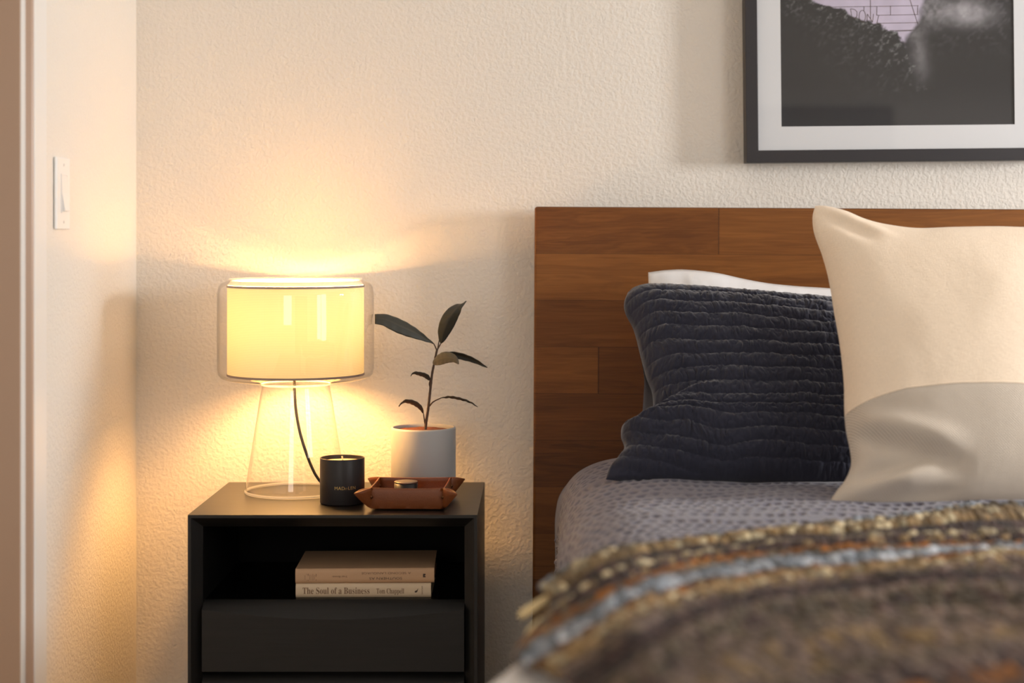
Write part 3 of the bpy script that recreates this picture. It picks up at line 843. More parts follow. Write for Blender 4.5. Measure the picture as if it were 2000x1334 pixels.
def bird():
    v = np.array([(0, 0.002), (0.002, 0.0045), (0.004, 0.0046), (0.0052, 0.006), (0.0066, 0.0080), (0.0074, 0.0078), (0.0064, 0.0058), (0.0060, 0.0032), (0.0042, 0.0012), (0.0022, 0.0004), (0.0012, 0.001)])
    return v, [tuple(range(len(v)))]
def bars(widths, hts):
    def fn():
        V, Fc = [], []; x = 0
        for w, h in zip(widths, hts):
            n = len(V); V += [(x, -h / 2), (x + w, -h / 2), (x + w, h / 2), (x, h / 2)]; Fc.append((n, n + 1, n + 2, n + 3)); x += w + 0.0024
        return np.array(V), Fc
    return fn
def block():
    v = np.array([(0, 0), (0.005, 0), (0.005, 0.0025), (0.0035, 0.0025), (0.0035, 0.004), (0.005, 0.004), (0.005, 0.007), (0, 0.007)])
    return v, [tuple(range(8))]
B1D = 3.304
bx0 = (577.5 - VX) * B1D / F
book('book', bx0, B1D, SH + 0.0005, 0.2645, 0.185, 0.0275, 0.012, 'cream hardback "The Soul of a Business" at the bottom of the pair on the shelf', M['cover_cream'], [
    ('The Soul of a Business', 0.0125, 0.0135, 0.0080, False, M['ink'], True, 0.131, 0),
    ('Tom Chappell', 0.0100, 0.158, 0.0085, False, M['ink'], True, 0.054, 0),
    (bird, 0, 0.2325, 0.0095, False, M['ink_dark'], False, 0, 0),
    ('BANTAM', 0.0030, 0.2490, 0.0065, False, M['ink'], False, 0.016, 1)])
book('book', bx0 - 0.0005, B1D - 0.001, SH + 0.0286, 0.2715, 0.190, 0.0285, 0.035, 'tan hardback lying upside down on top of the cream book', M['cover_tan'], [
    ('SOUTHERN AS', 0.0046, 0.2085, 0.0115, True, M['ink_dark'], False, 0.064, 0),
    ('A SECOND LANGUAGE', 0.0040, 0.2260, 0.0215, True, M['ink'], False, 0.097, 0),
    ('Toni Brown', 0.0034, 0.1015, 0.0150, True, M['ink'], True, 0.029, 0),
    (bars([0.0006, 0.0005, 0.0012, 0.0007, 0.0004, 0.0007, 0.0006, 0.0010], [0.009, 0.015, 0.014, 0.010, 0.010, 0.012, 0.009, 0.013]), 0, 0.0185, 0.0125, False, M['ink'], False, 0, 0),
    (block, 0, 0.2495, 0.0110, False, M['ink_dark'], False, 0, 0)])

# ------------------------------------------------------------------ bed
HBX0, HBX1 = (1041.5 - VX) * 3.67 / F, 1.72
bed = thing('bed_frame', (0.85, yd(3.695), 0), 'wooden bed with a wide brown plank headboard against the wall', 'bed')
hb = mesh('headboard', *box(HBX0, HBX1, yd(3.67), yd(3.72), 0.02, 1.1585), M['headboard'], bed, smooth=False)
bevel(hb, 0.006, 3)
hb.rotation_euler = (0, 0.0055, 0)
# rotation about the thing's base shifts the top edge; bring it back to where the photograph has it
hb.location = (-1.158 * 0.0055 + 0.003, 0, -0.0047)

# bedspread over the mattress
BX0, BX1, BZT = 0.026, 1.68, 0.632
BEDPTS = [(BX0 + 0.0, 0.14), (BX0 + 0.004, 0.30), (BX0 + 0.006, 0.42), (BX0 + 0.010, 0.50), (BX0 + 0.024, 0.562), (BX0 + 0.052, 0.600), (BX0 + 0.100, 0.622), (BX0 + 0.17, 0.631), (BX0 + 0.30, BZT),
           (0.9, BZT + 0.004), (BX1 - 0.25, BZT), (BX1 - 0.10, 0.622), (BX1 - 0.03, 0.585), (BX1, 0.50), (BX1 + 0.01, 0.14)]
p_ = catmull([(a, 0, b) for a, b in BEDPTS], 600)
s_ = np.r_[0, np.cumsum(np.linalg.norm(np.diff(p_, axis=0), axis=1))]
# finely modelled where it is in view, coarser beyond
arc = np.r_[np.linspace(0, 0.20, 12, endpoint=False), np.linspace(0.20, 1.45, 480, endpoint=False), np.linspace(1.45, 2.35, 240, endpoint=False), np.linspace(2.35, s_[-1], 20)]
dd = np.r_[np.linspace(3.655, 3.50, 16, endpoint=False), np.linspace(3.50, 2.20, 420, endpoint=False), np.linspace(2.20, 1.15, 60)]
nu, nv = len(arc), len(dd)
U, Vv = np.meshgrid(arc, dd, indexing='ij')
X = np.interp(U, s_, p_[:, 0]); Z = np.interp(U, s_, p_[:, 2])
und = (fbm(U * 5, Vv * 5, 11, 3) - 0.5)
Z = Z + und * 0.014 * sstep(0.45, 0.60, Z); X = X + und * 0.018 * (1 - sstep(0.5, 0.62, Z))
X = X + 0.004 * np.sin(Vv * 55 + 3 * und) * (1 - sstep(0.3, 0.55, Z)) * (X < 0.5)
Z = Z - 0.02 * sstep(3.55, 3.655, Vv) * sstep(0.5, 0.6, Z)
Bg = np.stack([X, Vv - D, Z], -1)
gu = np.gradient(Bg, axis=0); gv = np.gradient(Bg, axis=1); Bn = np.cross(gu, gv); Bn /= np.linalg.norm(Bn, axis=-1, keepdims=True) + 1e-12
Bn[(Bn[..., 2] < 0)] *= -1
rr = Vv / 0.038 + 1.1 * (fbm(U * 7, Vv * 7, 13, 3) - 0.5) * 2; ri_ = np.floor(rr)
cu = U / 0.0205 + (ri_ % 2) * 0.5 + 0.5 * vnoise(ri_ * 3.3, 0 * U + 0.5, 15) + 0.8 * (fbm(U * 18, Vv * 18, 17, 2) - 0.5)
fu_ = cu - np.floor(cu) - 0.5; fv_ = rr - ri_ - 0.5
pit = np.exp(-(fu_ / 0.33) ** 2 - (fv_ / 0.20) ** 2)
pit = pit * (0.5 + 1.0 * vnoise(np.floor(cu) * 1.7 + 0.3, ri_ * 2.9 + 0.1, 19))
wav = np.cos(2 * PI * (rr - 0.5)) * 0.5
ok_ = sstep(0.18, 0.24, U) * sstep(2.38, 2.30, U) * sstep(2.17, 2.22, Vv) * sstep(3.52, 3.48, Vv)
Bg = Bg + Bn * ((-0.0070 * pit + 0.0012 * wav) * ok_)[..., None]
bs = mesh('bedspread', Bg.reshape(-1, 3), gridfaces(nu, nv), M['quilt'])
tag(bs, 'grey quilted bedspread with rows of puckered stitches covering the bed', 'bedspread')
for x in (BX0 + 0.10, BX1 - 0.14):
    mesh('side_rail', *box(x, x + 0.04, yd(1.2), yd(3.68), 0.02, 0.198), M['headboard'], bed, smooth=False)

# ------------------------------------------------------------------ pillows
def coons(L, R, Tp, B, nu, nv, us=None, vs=None):
    us = np.linspace(0, 1, nu) if us is None else us; vs = np.linspace(0, 1, nv) if vs is None else vs
    L, R = catmull(L, vs), catmull(R, vs); Tp, B = catmull(Tp, us), catmull(B, us)
    u = us[:, None, None]; v = vs[None, :, None]
    return ((1 - v) * Tp[:, None] + v * B[:, None] + (1 - u) * L[None] + u * R[None]
            - ((1 - u) * (1 - v) * Tp[0] + u * (1 - v) * Tp[-1] + (1 - u) * v * B[0] + u * v * B[-1]))
def on_plane(px, yt, dt, yb, db):
    """pixels -> points on a plane leaning back from (yb, db) to (yt, dt); linear in the real plane"""
    zt = H - (yt - VY) * dt / F; zb = H - (yb - VY) * db / F
    k = (dt - db) / (zt - zb)
    # d = db + k (z - zb), z = H - (py-VY) d / F
    py = px[..., 1]
    d = (db + k * (H - zb)) / (1 + k * (py - VY) / F)
    x = (px[..., 0] - VX) * d / F; z = H - (py - VY) * d / F
    n = np.array((0, -1, k)); n = n / np.linalg.norm(n)
    return np.stack([x, d - D, z], -1), n
def puff(nu, nv, p=0.5):
    u = np.linspace(-1, 1, nu)[:, None]; v = np.linspace(-1, 1, nv)[None]
    return (np.clip(1 - np.abs(u) ** 2.6, 0, 1) * np.clip(1 - np.abs(v) ** 2.6, 0, 1)) ** p

# white pillow at the back
px = coons([(1266, 532), (1268, 570), (1290, 680), (1290, 800), (1262, 930)], [(1800, 580), (1812, 750), (1800, 935)],
           [(1266, 532), (1300, 527.5), (1340, 526.5), (1400, 533), (1450, 544), (1500, 553), (1560, 559), (1620, 563), (1700, 572), (1800, 580)],
           [(1262, 930), (1400, 936), (1800, 935)], 90, 60)
mid, n = on_plane(px, 527, 3.60, 935, 3.50)
t = puff(90, 60, 0.6) * 0.052
wr = (fbm(*np.meshgrid(np.linspace(0, 9, 90), np.linspace(0, 5, 60), indexing='ij'), 5, 4) - 0.5) * 0.014
wr2 = np.abs(np.sin(np.linspace(0, 22, 90)[:, None] + 4 * wr * 60)) * 0.003 * np.exp(-np.linspace(0, 1, 60)[None] * 9)
fr_ = mid + n * (t + (wr + wr2) * np.clip(t / 0.02, 0, 1))[..., None]; bk = mid - n * (t * 0.7)[..., None]
wp = mesh('white_pillow', np.concatenate([fr_.reshape(-1, 3), bk.reshape(-1, 3)]), np.concatenate([gridfaces(90, 60), gridfaces(90, 60, 5400)[:, ::-1]]), M['white_cotton'])
weld(wp, 1e-5)
tag(wp, 'white cotton pillow peeking out between the headboard and the charcoal sham', 'pillow')

# charcoal quilted sham
Lq = [(1226, 572), (1219, 592), (1221, 612), (1237, 644), (1251, 697), (1262, 738), (1274, 772), (1272, 808), (1246, 823), (1217, 831), (1213, 853), (1219, 877), (1206, 896), (1190, 914), (1183, 937)]
Tq = [(1226, 572), (1240, 562), (1268, 557), (1320, 561), (1400, 569), (1500, 578), (1600, 586), (1700, 592), (1790, 592)]
Bq = [(1183, 937), (1240, 943), (1330, 946), (1450, 948), (1560, 951), (1680, 952), (1790, 948)]
Rq = [(1790, 592), (1800, 770), (1790, 948)]
nu, nv = 400, 300
us = np.linspace(0, 1, nu) ** 1.12; vs = np.linspace(0, 1, nv)
px = coons(Lq, Rq, Tq, Bq, nu, nv, us, vs)
mid, n = on_plane(px, 560, 3.455, 945, 3.20)
uu = (2 * us - 1)[:, None]; v2 = (2 * vs - 1)[None]
t = (np.clip(1 - np.abs(uu) ** 2.4, 0, 1) * np.clip(1 - np.abs(v2) ** 3.2, 0, 1)) ** 0.5
thick = t * 0.088
# flap that folds over the lower left
yfold = 829 - 40 * sstep(1215, 1400, px[..., 0]) + 10 * np.sin(px[..., 0] / 45)
fade = 1 - sstep(1290, 1440, px[..., 0])
below = sstep(-4, 6, px[..., 1] - yfold)
bump_ = 0.016 * np.exp(-np.clip(px[..., 1] - yfold, 0, 200) / 60) * below * fade - 0.012 * np.exp(-np.clip(yfold - px[..., 1], 0, 300) / 28) * (1 - below) * fade
xm, zm = mid[..., 0], mid[..., 2]
warp = 0.55 * (fbm(xm * 9, zm * 9, 21, 3) - 0.5) + 1.2 * np.clip(0.20 - (px[..., 0] - 1215) / 1000, 0, 0.2) * 5 * (vs[None] - 0.2)
ph = vs[None] * 15.0 + warp * 1.6
row = np.abs(np.sin(PI * ph)) ** 0.55
rid = np.floor(ph)
# puckers: short creases across each channel
cx = xm * 85 + rid * 7.31 + 1.5 * (fbm(xm * 30, zm * 30, 31, 2) - 0.5)
pk = 1 - np.abs(2 * fbm(cx, ph * 0.9, 41, 3) - 1) ** 0.7
pk2 = 1 - np.abs(2 * fbm(cx * 2.1 + 9, ph * 1.3, 43, 2) - 1) ** 0.8
cells = vnoise(xm * 32 + rid * 3.7, rid * 5.0 + 0.5, 51)
amp = np.clip(t * 1.6, 0.12, 1)
disp = amp * (0.0100 * row * (0.55 + 0.45 * cells) - 0.0085 * (pk - 0.5) * (0.35 + 0.65 * row) - 0.0036 * (pk2 - 0.5))
edge_seam = np.minimum(np.minimum(us[:, None], 1 - us[:, None]) * 560, np.minimum(vs[None], 1 - vs[None]) * 390)
disp = disp + 0.0015 * np.exp(-((edge_seam - 4) / 3.0) ** 2)
fr_ = mid + n * (thick + disp + bump_ * np.clip(t * 3, 0, 1))[..., None]
sham = thing('pillow_sham', (0.45, yd(3.22), 0.632), 'charcoal velvet pillow with puckered quilted rows, behind the cream cushion', 'pillow')
mesh('quilted_front', fr_.reshape(-1, 3), gridfaces(nu, nv), M['velvet'], sham)
Lb = [(1226, 572), (1219, 592), (1221, 612), (1237, 644), (1251, 697), (1258, 738), (1257, 775), (1254, 815), (1250, 850), (1246, 900), (1240, 937)]
px = coons(Lb, Rq, Tq, [(1240, 937), (1330, 946), (1450, 948), (1680, 952), (1790, 948)], 70, 60)
mid2, n2 = on_plane(px, 560, 3.457, 945, 3.203)
mesh('back_panel', (mid2 - n2 * (puff(70, 60, 0.55) * 0.060)[..., None]).reshape(-1, 3), gridfaces(70, 60), M['sham_back'], sham)

# cream cushion in front: linen above, basketweave panel below a seam
Lc = [(1592, 402), (1587, 424), (1590, 455), (1606, 500), (1618, 545), (1629, 610), (1641, 680), (1648, 750), (1649, 800), (1652, 840), (1660, 880), (1662, 908), (1652, 935), (1632, 962), (1615, 988)]
Tc = [(1592, 402), (1612, 402), (1650, 412), (1690, 430), (1730, 441), (1790, 448), (1860, 446), (1940, 444), (2030, 444), (2100, 432), (2140, 412)]
Rc = [(2140, 412), (2128, 520), (2100, 690), (2110, 850), (2140, 985)]
Bc = [(1615, 988), (1640, 992), (1690, 994), (1760, 996), (1860, 997), (2000, 997), (2080, 994), (2140, 985)]
nu, nv = 220, 240
px = coons(Lc, Rc, Tc, Bc, nu, nv)
mid, n = on_plane(px, 405, 3.25, 990, 2.955)
u = np.linspace(0, 1, nu)[:, None]; v = np.linspace(0, 1, nv)[None]
t = (np.clip(1 - np.abs(2 * u - 1) ** 2.3, 0, 1) * np.clip(1 - np.abs(2 * v - 1) ** 2.3, 0, 1)) ** 0.55
thick = t * 0.088
XX, YY = px[..., 0], px[..., 1]
def fold(x0, y0, x1, y1, w, a, soft=40):
    """a rounded ridge (a > 0) or groove along a line given in photo pixels, as a real displacement"""
    L_ = math.hypot(x1 - x0, y1 - y0); ex, ey = (x1 - x0) / L_, (y1 - y0) / L_
    s = (XX - x0) * ex + (YY - y0) * ey; q = -(XX - x0) * ey + (YY - y0) * ex
    return a * np.exp(-(q / w) ** 2) * sstep(-soft, soft, s) * (1 - sstep(L_ - soft, L_ + soft, s))
disp = (fold(1600, 425, 1690, 480, 13, -0.010) + fold(1600, 405, 1720, 470, 10, 0.008) + fold(1640, 420, 1760, 455, 12, 0.006) + fold(1600, 470, 1625, 560, 14, -0.005)
        + fold(1668, 868, 1860, 930, 20, -0.012) + fold(1672, 838, 1850, 890, 22, 0.012) + fold(1640, 975, 1800, 945, 20, 0.014) + fold(1660, 948, 1790, 920, 16, -0.012)
        + fold(1700, 985, 1850, 975, 14, -0.008) + fold(1650, 815, 1760, 792, 18, 0.003))
disp = disp + (fbm(XX / 150, YY / 150, 61, 2) - 0.5) * 0.010 + (fbm(XX / 34, YY / 34, 65, 3) - 0.5) * 0.0008
disp = disp * np.clip(t * 2.2, 0, 1)
full = mid + n * (thick + disp)[..., None]
seam = np.interp(XX[:, nv // 2], [1640, 1690, 1750, 1850, 2000, 2140], [815, 802, 791, 785, 783, 788])
cush = thing('throw_pillow', (0.70, yd(2.96), 0.632), 'large cream linen cushion with a coarser woven lower panel, standing at the front', 'pillow')
def panel(name, lo, hi, m_, mat):
    """re-sample each column of the cushion front between two photo heights so the seam is a clean edge"""
    V = np.zeros((nu, m_, 3)); UVc = np.zeros((nu, m_, 2))
    for i in range(nu):
        ys = YY[i]; a = np.interp(lo[i], ys, np.arange(nv)) if lo is not None else 0.0
        b_ = np.interp(hi[i], ys, np.arange(nv)) if hi is not None else nv - 1.0
        q = np.linspace(a, b_, m_)
        for k in range(3): V[i, :, k] = np.interp(q, np.arange(nv), full[i, :, k])
        UVc[i, :, 0] = np.interp(q, np.arange(nv), mid[i, :, 0]); UVc[i, :, 1] = np.interp(q, np.arange(nv), mid[i, :, 2] * 1.14)
    o = mesh(name, V.reshape(-1, 3), gridfaces(nu, m_), mat, cush)
    add_uv(o, UVc.reshape(-1, 2))
    return V
Va = panel('linen_panel', None, seam, 170, M['linen'])
Vb = panel('woven_panel', seam, None, 90, M['basket'])
mesh('seam', *tube(Va[2:-2, -1] + n * 0.0002, 0.0012, 6), M['linen'], cush)
b2 = mid - n * (t * 0.075)[..., None]
mesh('back_panel', b2[::3, ::3].reshape(-1, 3) if False else b2.reshape(-1, 3), gridfaces(nu, nv), M['linen'], cush)

# ------------------------------------------------------------------ striped throw across the foot of the view
ZT = 0.652
def thr(*pts):
    out = []
    for p in pts:
        out.append(PZ(p[0], p[1], ZT) if len(p) == 2 else P(*p))
    return out
rows = [
    thr((1062, 1156, 2.25), (1095, 1130, 2.275), (1130, 1109, 2.30), (1195, 1087), (1300, 1070), (1400, 1055), (1500, 1043), (1600, 1034), (1750, 1020), (1900, 998), (2000, 986), (2140, 974)),
    thr((1078, 1205, 2.11), (1105, 1186, 2.125), (1135, 1167, 2.145), (1200, 1132), (1300, 1104), (1400, 1088), (1500, 1077), (1600, 1070), (1700, 1064), (1850, 1057), (2000, 1052), (2160, 1047)),
    thr((1014, 1284, 1.98), (1055, 1254, 1.99), (1100, 1228, 2.02), (1200, 1174), (1300, 1135), (1400, 1112), (1500, 1100), (1600, 1094), (1700, 1089), (1850, 1083), (2000, 1079), (2180, 1073)),
    thr((1035, 1312, 1.93), (1085, 1284, 1.94), (1130, 1260, 1.95), (1250, 1186), (1320, 1160), (1400, 1143), (1500, 1127), (1600, 1117), (1750, 1104), (1870, 1096), (2000, 1088), (2190, 1081)),
    thr((1090, 1328, 1.88), (1140, 1300, 1.88), (1200, 1252), (1290, 1207), (1350, 1187), (1420, 1170), (1500, 1155), (1600, 1143), (1750, 1130), (1870, 1121), (2000, 1113), (2200, 1104)),
    thr((1130, 1372, 1.76), (1190, 1330, 1.77), (1250, 1282), (1320, 1241), (1390, 1215), (1450, 1198), (1520, 1182), (1600, 1168), (1720, 1157), (1850, 1152), (2000, 1150), (2220, 1146)),
    thr((1200, 1430, 1.64), (1270, 1370), (1340, 1310), (1400, 1268), (1460, 1247), (1530, 1231), (1600, 1219), (1700, 1208), (1800, 1202), (1900, 1198), (2000, 1196), (2240, 1190)),
    thr((1280, 1500, 1.50), (1350, 1445), (1420, 1390), (1490, 1348), (1550, 1324), (1620, 1306), (1700, 1293), (1780, 1282), (1860, 1274), (1930, 1268), (2000, 1264), (2260, 1252)),
    thr((1370, 1600, 1.36), (1440, 1540), (1510, 1480), (1580, 1440), (1650, 1410), (1720, 1386), (1790, 1366), (1860, 1348), (1930, 1332), (1990, 1320), (2060, 1308), (2300, 1290)),
    thr((1470, 1740, 1.22), (1550, 1680), (1630, 1620), (1700, 1580), (1760, 1550), (1830, 1520), (1900, 1496), (1960, 1478), (2020, 1462), (2080, 1450), (2150, 1440), (2340, 1410)),
]
nu = 790; per = 44
for r in rows:                                       # the throw runs on to the far side of the bed
    a_, b_ = r[-3], r[-1]
    dr = (b_ - a_) / (b_[0] - a_[0])
    r.append(b_ + dr * (1.45 - b_[0]) * 0.5); r.append(b_ + dr * (1.45 - b_[0]))
R = np.stack([catmull(r, nu) for r in rows], 1)      # nu x rows x 3
nr = len(rows); nv = (nr - 1) * per + 1
tv = np.linspace(0, nr - 1, nv)
k = np.clip(tv.astype(int), 0, nr - 2); fr = (tv - k)[None, :, None]
p0 = R[:, np.clip(k - 1, 0, nr - 1)]; p1 = R[:, k]; p2 = R[:, k + 1]; p3 = R[:, np.clip(k + 2, 0, nr - 1)]
G = 0.5 * (2 * p1 + (p2 - p0) * fr + (2 * p0 - 5 * p1 + 4 * p2 - p3) * fr ** 2 + (3 * p1 - p0 - 3 * p2 + p3) * fr ** 3)
def normals(G):
    gu = np.gradient(G, axis=0); gv = np.gradient(G, axis=1)
    nn = np.cross(gu, gv); nn /= np.linalg.norm(nn, axis=-1, keepdims=True) + 1e-12
    nn[nn[..., 2] < 0] *= -1
    return nn
NN = normals(G)
us = np.linspace(0, 1, nu)[:, None] + 0 * tv[None]; vv = tv[None] + 0 * us
# palette by stripe
def c3(*a): return np.array(srgb(*a)[:3])
cream, tan, taupe, brown, dark, rust, blue, olive = c3(222, 204, 166), c3(170, 141, 100), c3(140, 119, 107), c3(84, 63, 59), c3(54, 41, 41), c3(166, 102, 30), c3(158, 166, 176), c3(118, 103, 84)
stripes = [  # v start, base, speck colour, speck share, loop height
    (0.00, blue * 0.8, olive, 0.3, 1.0), (0.17, olive, cream, 0.28, 1.0), (0.40, tan * 0.8, cream, 0.20, 1.0), (0.60, olive * 0.7, brown, 0.35, 0.9), (0.66, brown, dark, 0.3, 0.35), (0.98, olive, cream, 0.5, 1.0), (1.22, brown, tan, 0.25, 0.8), (1.42, dark, brown, 0.5, 0.4),
    (1.62, rust, olive, 0.25, 0.7), (2.0, olive, tan, 0.3, 0.8), (2.2, taupe, cream, 0.2, 0.7), (2.42, blue * 0.7, blue * 1.3, 0.4, 1.1), (2.6, blue, c3(222, 228, 238), 0.35, 1.2), (3.02, taupe, blue * 0.7, 0.3, 0.9), (3.2, rust * 0.9, tan, 0.3, 0.6),
    (3.48, tan, cream, 0.35, 0.9), (3.85, tan * 0.9, taupe, 0.4, 0.9), (4.25, taupe * 0.8, olive, 0.3, 0.8), (4.5, brown, dark, 0.35, 0.4), (5.30, olive * 0.8, taupe, 0.5, 1.0), (5.75, olive * 0.7, brown, 0.3, 1.0), (6.05, taupe, olive, 0.35, 0.8), (6.5, taupe * 0.9, tan * 0.8, 0.35, 1.0),
    (7.1, olive * 0.8, taupe, 0.4, 1.0), (7.55, taupe, brown, 0.4, 0.9), (7.85, rust * 0.8, brown, 0.3, 0.5), (8.2, brown, dark, 0.3, 0.5), (8.5, tan, taupe, 0.4, 1.0)]
NL = 128                       # loops along a stripe
LPR = 6                       # loop rows between two control rows
wob = (vnoise(us * 33, vv * 2, 71) - 0.5) * 0.10
vr = (vv + wob) * LPR
iv = np.floor(vr).astype(int)
uc = us * NL + (iv % 2) * 0.5 + 0.4 * (vnoise(us * 45, vv * 3, 72) - 0.5)
iu = np.floor(uc).astype(int)
fu = uc - iu - 0.5; fv = vr - iv - 0.5
rnd = lambda s: (((iu * 73856093) ^ (iv * 19349663) ^ (s * 83492791)) * 2654435761 % 4294967296) / 4294967296.0
r1, r2, r3 = rnd(1), rnd(2), rnd(3)
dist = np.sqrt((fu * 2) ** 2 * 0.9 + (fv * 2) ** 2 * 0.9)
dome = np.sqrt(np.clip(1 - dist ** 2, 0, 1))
vc = (iv + 0.5) / LPR
colr = np.zeros(us.shape + (3,)); hgt = np.zeros(us.shape)
for i, (v0, base, sp, share, hh) in enumerate(stripes):
    v1 = stripes[i + 1][0] if i + 1 < len(stripes) else 99
    mk = (vc >= v0) & (vc < v1)
    cc = np.where((r1 < share)[..., None], sp, base) * (0.34 + 0.62 * r2 ** 1.5)[..., None]
    colr[mk] = cc[mk]; hgt[mk] = (hh * (0.55 + 0.6 * r3))[mk]
colr *= (0.62 + 0.38 * dome)[..., None]  # shade in the gaps between loops, put into the yarn colour
soft = (fbm(us * 10.5, vv * 1.1, 75, 3) - 0.5)
envelope = sstep(0.013, 0.11, us)
Gd = G + NN * (0.0092 * hgt * dome + 0.016 * soft * envelope)[..., None] + np.array((0, 0, 0.004)) * np.sin(vv * PI)[..., None] ** 2
throw = thing('throw_blanket', (0.35, yd(2.2), 0.64), 'striped wool throw in brown, rust and blue-grey yarn spread over the bed', 'blanket')
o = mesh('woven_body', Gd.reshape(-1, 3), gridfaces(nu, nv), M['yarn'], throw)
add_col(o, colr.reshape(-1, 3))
sm = o.modifiers.new('thickness', 'SOLIDIFY'); sm.thickness = 0.006; sm.offset = -1
# yarn fringe along the left end
def strand(pix, rad, col, nm):
    c = catmull([P(*p) for p in pix], 14)
    m_ = bpy.data.materials.get(nm) or plain(nm, col, 0.8, bump=(260, 0.002))
    k_ = np.linspace(0, 1, 14)
    mesh('fringe', *tube(c, rad * (0.75 + 0.35 * k_) * np.where(k_ > 0.99, 0.55, 1.0), 10), m_, throw)
cr_, ol_, ru_ = srgb(226, 204, 156), srgb(134, 114, 70), srgb(150, 96, 30)
strand([(1150, 1128, 2.25), (1110, 1150, 2.215), (1065, 1172, 2.19), (1014, 1204, 2.17)], 0.0062, cr_, 'cream_yarn')
strand([(1128, 1160, 2.16), (1090, 1188, 2.14), (1060, 1212, 2.12), (1030, 1241, 2.10)], 0.0058, cr_, 'cream_yarn')
strand([(1146, 1150, 2.18), (1122, 1166, 2.155), (1100, 1184, 2.135), (1084, 1204, 2.12)], 0.0060, ol_, 'olive_yarn')
strand([(1110, 1176, 2.13), (1085, 1202, 2.11), (1062, 1222, 2.09), (1046, 1246, 2.075)], 0.0050, ol_, 'olive_yarn')
strand([(1085, 1230, 2.03), (1055, 1248, 2.01), (1030, 1264, 1.995), (1005, 1286, 1.985)], 0.0060, ru_, 'rust_yarn')

# folded white duvet under the throw
nd, md = 60, 80
iu_ = np.linspace(0, nu - 1, nd).astype(int); iv_ = np.linspace(int(0.35 * per), nv - 1, md).astype(int)
Dv = G[np.ix_(iu_, iv_)] - NN[np.ix_(iu_, iv_)] * 0.016
ue = np.linspace(0, 1, nd)[:, None]; ve = np.linspace(0, 1, md)[None]
side_pts = []
nb = 16
Lft = Dv[0].copy()
ext = []
for j in range(md):
    e = sstep(0.10, 0.26, ve[0, j])
    w = 0.015 + 0.055 * e
    for_ = []
    for a in np.linspace(1, 0, nb, endpoint=False):
        ang = a * PI * 0.5
        for_.append(Lft[j] + np.array((-w * math.sin(ang), 0, 0.004 - 0.060 * (1 - math.cos(ang)))) + np.array((0, 0, -0.002 * e)))
    ext.append(for_)
ext = np.array(ext).transpose(1, 0, 2)
low = ext[:1] + np.array((0.004, 0, -0.10))
Dall = np.concatenate([low, ext, Dv], 0)
Dall = Dall + ((fbm(np.arange(Dall.shape[0])[:, None] / 9.0 + 0 * ve, ve * 12 + 0 * np.arange(Dall.shape[0])[:, None], 81, 3) - 0.5) * 0.006)[..., None] * np.array((0.5, 0, 1))
dv = mesh('duvet', Dall.reshape(-1, 3), gridfaces(Dall.shape[0], md), M['duvet'])
sm = dv.modifiers.new('thickness', 'SOLIDIFY'); sm.thickness = 0.004; sm.offset = -1
tag(dv, 'white duvet showing at the bed edge under the striped throw', 'duvet')

# ------------------------------------------------------------------ framed photograph
FD = 3.700; FB = 3.752
fx0 = (1458 - VX) * FD / F; fz0 = H - (315 - VY) * FD / F
fw, fh = 0.672, 0.90; bw = 0.0268
pic = thing('picture_frame', (fx0 + fw / 2, yd(FB), fz0), 'black framed mountain photograph with white mat hanging above the headboard', 'picture')
def mitre_frame(x0, x1, z0, z1, w, y0, y1):
    o_ = [(x0, z0), (x1, z0), (x1, z1), (x0, z1)]; i_ = [(x0 + w, z0 + w), (x1 - w, z0 + w), (x1 - w, z1 - w), (x0 + w, z1 - w)]
    V = [(p[0], y, p[1]) for y in (y0, y1) for p in o_ + i_]
    Fc = []
    for k in range(4):
        k2 = (k + 1) % 4
        Fc += [(k, k2, 4 + k2, 4 + k), (8 + k2, 8 + k, 12 + k, 12 + k2), (k2, k, 8 + k, 8 + k2), (4 + k, 4 + k2, 12 + k2, 12 + k)]
    return V, Fc
bevel(mesh('frame', *mitre_frame(fx0, fx0 + fw, fz0, fz0 + fh, bw, yd(FD), yd(FB)), M['frame'], pic, smooth=False), 0.0012, 2)
mw = 0.0525
ax0, ax1, az0, az1 = fx0 + bw + mw, fx0 + fw - bw - mw, fz0 + bw + mw, fz0 + fh - bw - mw
yA = yd(FD + 0.012)
mesh('mat', *mitre_frame(fx0 + bw - 0.001, fx0 + fw - bw + 0.001, fz0 + bw - 0.001, fz0 + fh - bw + 0.001, mw + 0.001, yA, yA + 0.002), M['mat_board'], pic, smooth=False)
nx, nz = 300, 400
# the print: a dark wooded ravine, mist, and pale lettered wall behind; coordinates of the print in photo pixels
gx, gy = np.meshgrid(np.linspace(1528.5, 1985.8, nx), np.linspace(242.5, 242.5 - 457.3 * (az1 - az0) / (ax1 - ax0), nz), indexing='ij')
xl = np.interp(gy, [-600, -200, 0, 12, 25, 36, 50, 60, 82, 130, 243], [1528, 1540, 1592, 1645, 1668, 1700, 1733, 1757, 1771, 1790, 1830])
xr = np.interp(gy, [-600, -200, 0, 25, 47, 63, 82, 130, 243], [1985, 1900, 1808, 1806, 1797, 1779, 1772, 1790, 1830])
can_ = (fbm(gx / 14, gy / 14, 91, 4) - 0.5)
xl2 = xl + can_ * 34; xr2 = xr + (fbm(gx / 20, gy / 20, 92, 3) - 0.5) * 14
inside = sstep(-3, 5, gx - xl2) * sstep(-6, 8, xr2 - gx) * (gy < 90)
base = 0.022 + 0 * gx
dl = np.clip(xl2 - gx, 0, None)
tex = fbm(gx / 7 + 0.5 * gy / 7, gy / 6, 93, 5); tex2 = fbm(gx / 3.0, gy / 3.0, 94, 3)
fol = sstep(0.50, 0.78, tex * 0.6 + tex2 * 0.4)
left = (gx < xl2) * np.exp(-dl / 75) * sstep(230, 60, gy)
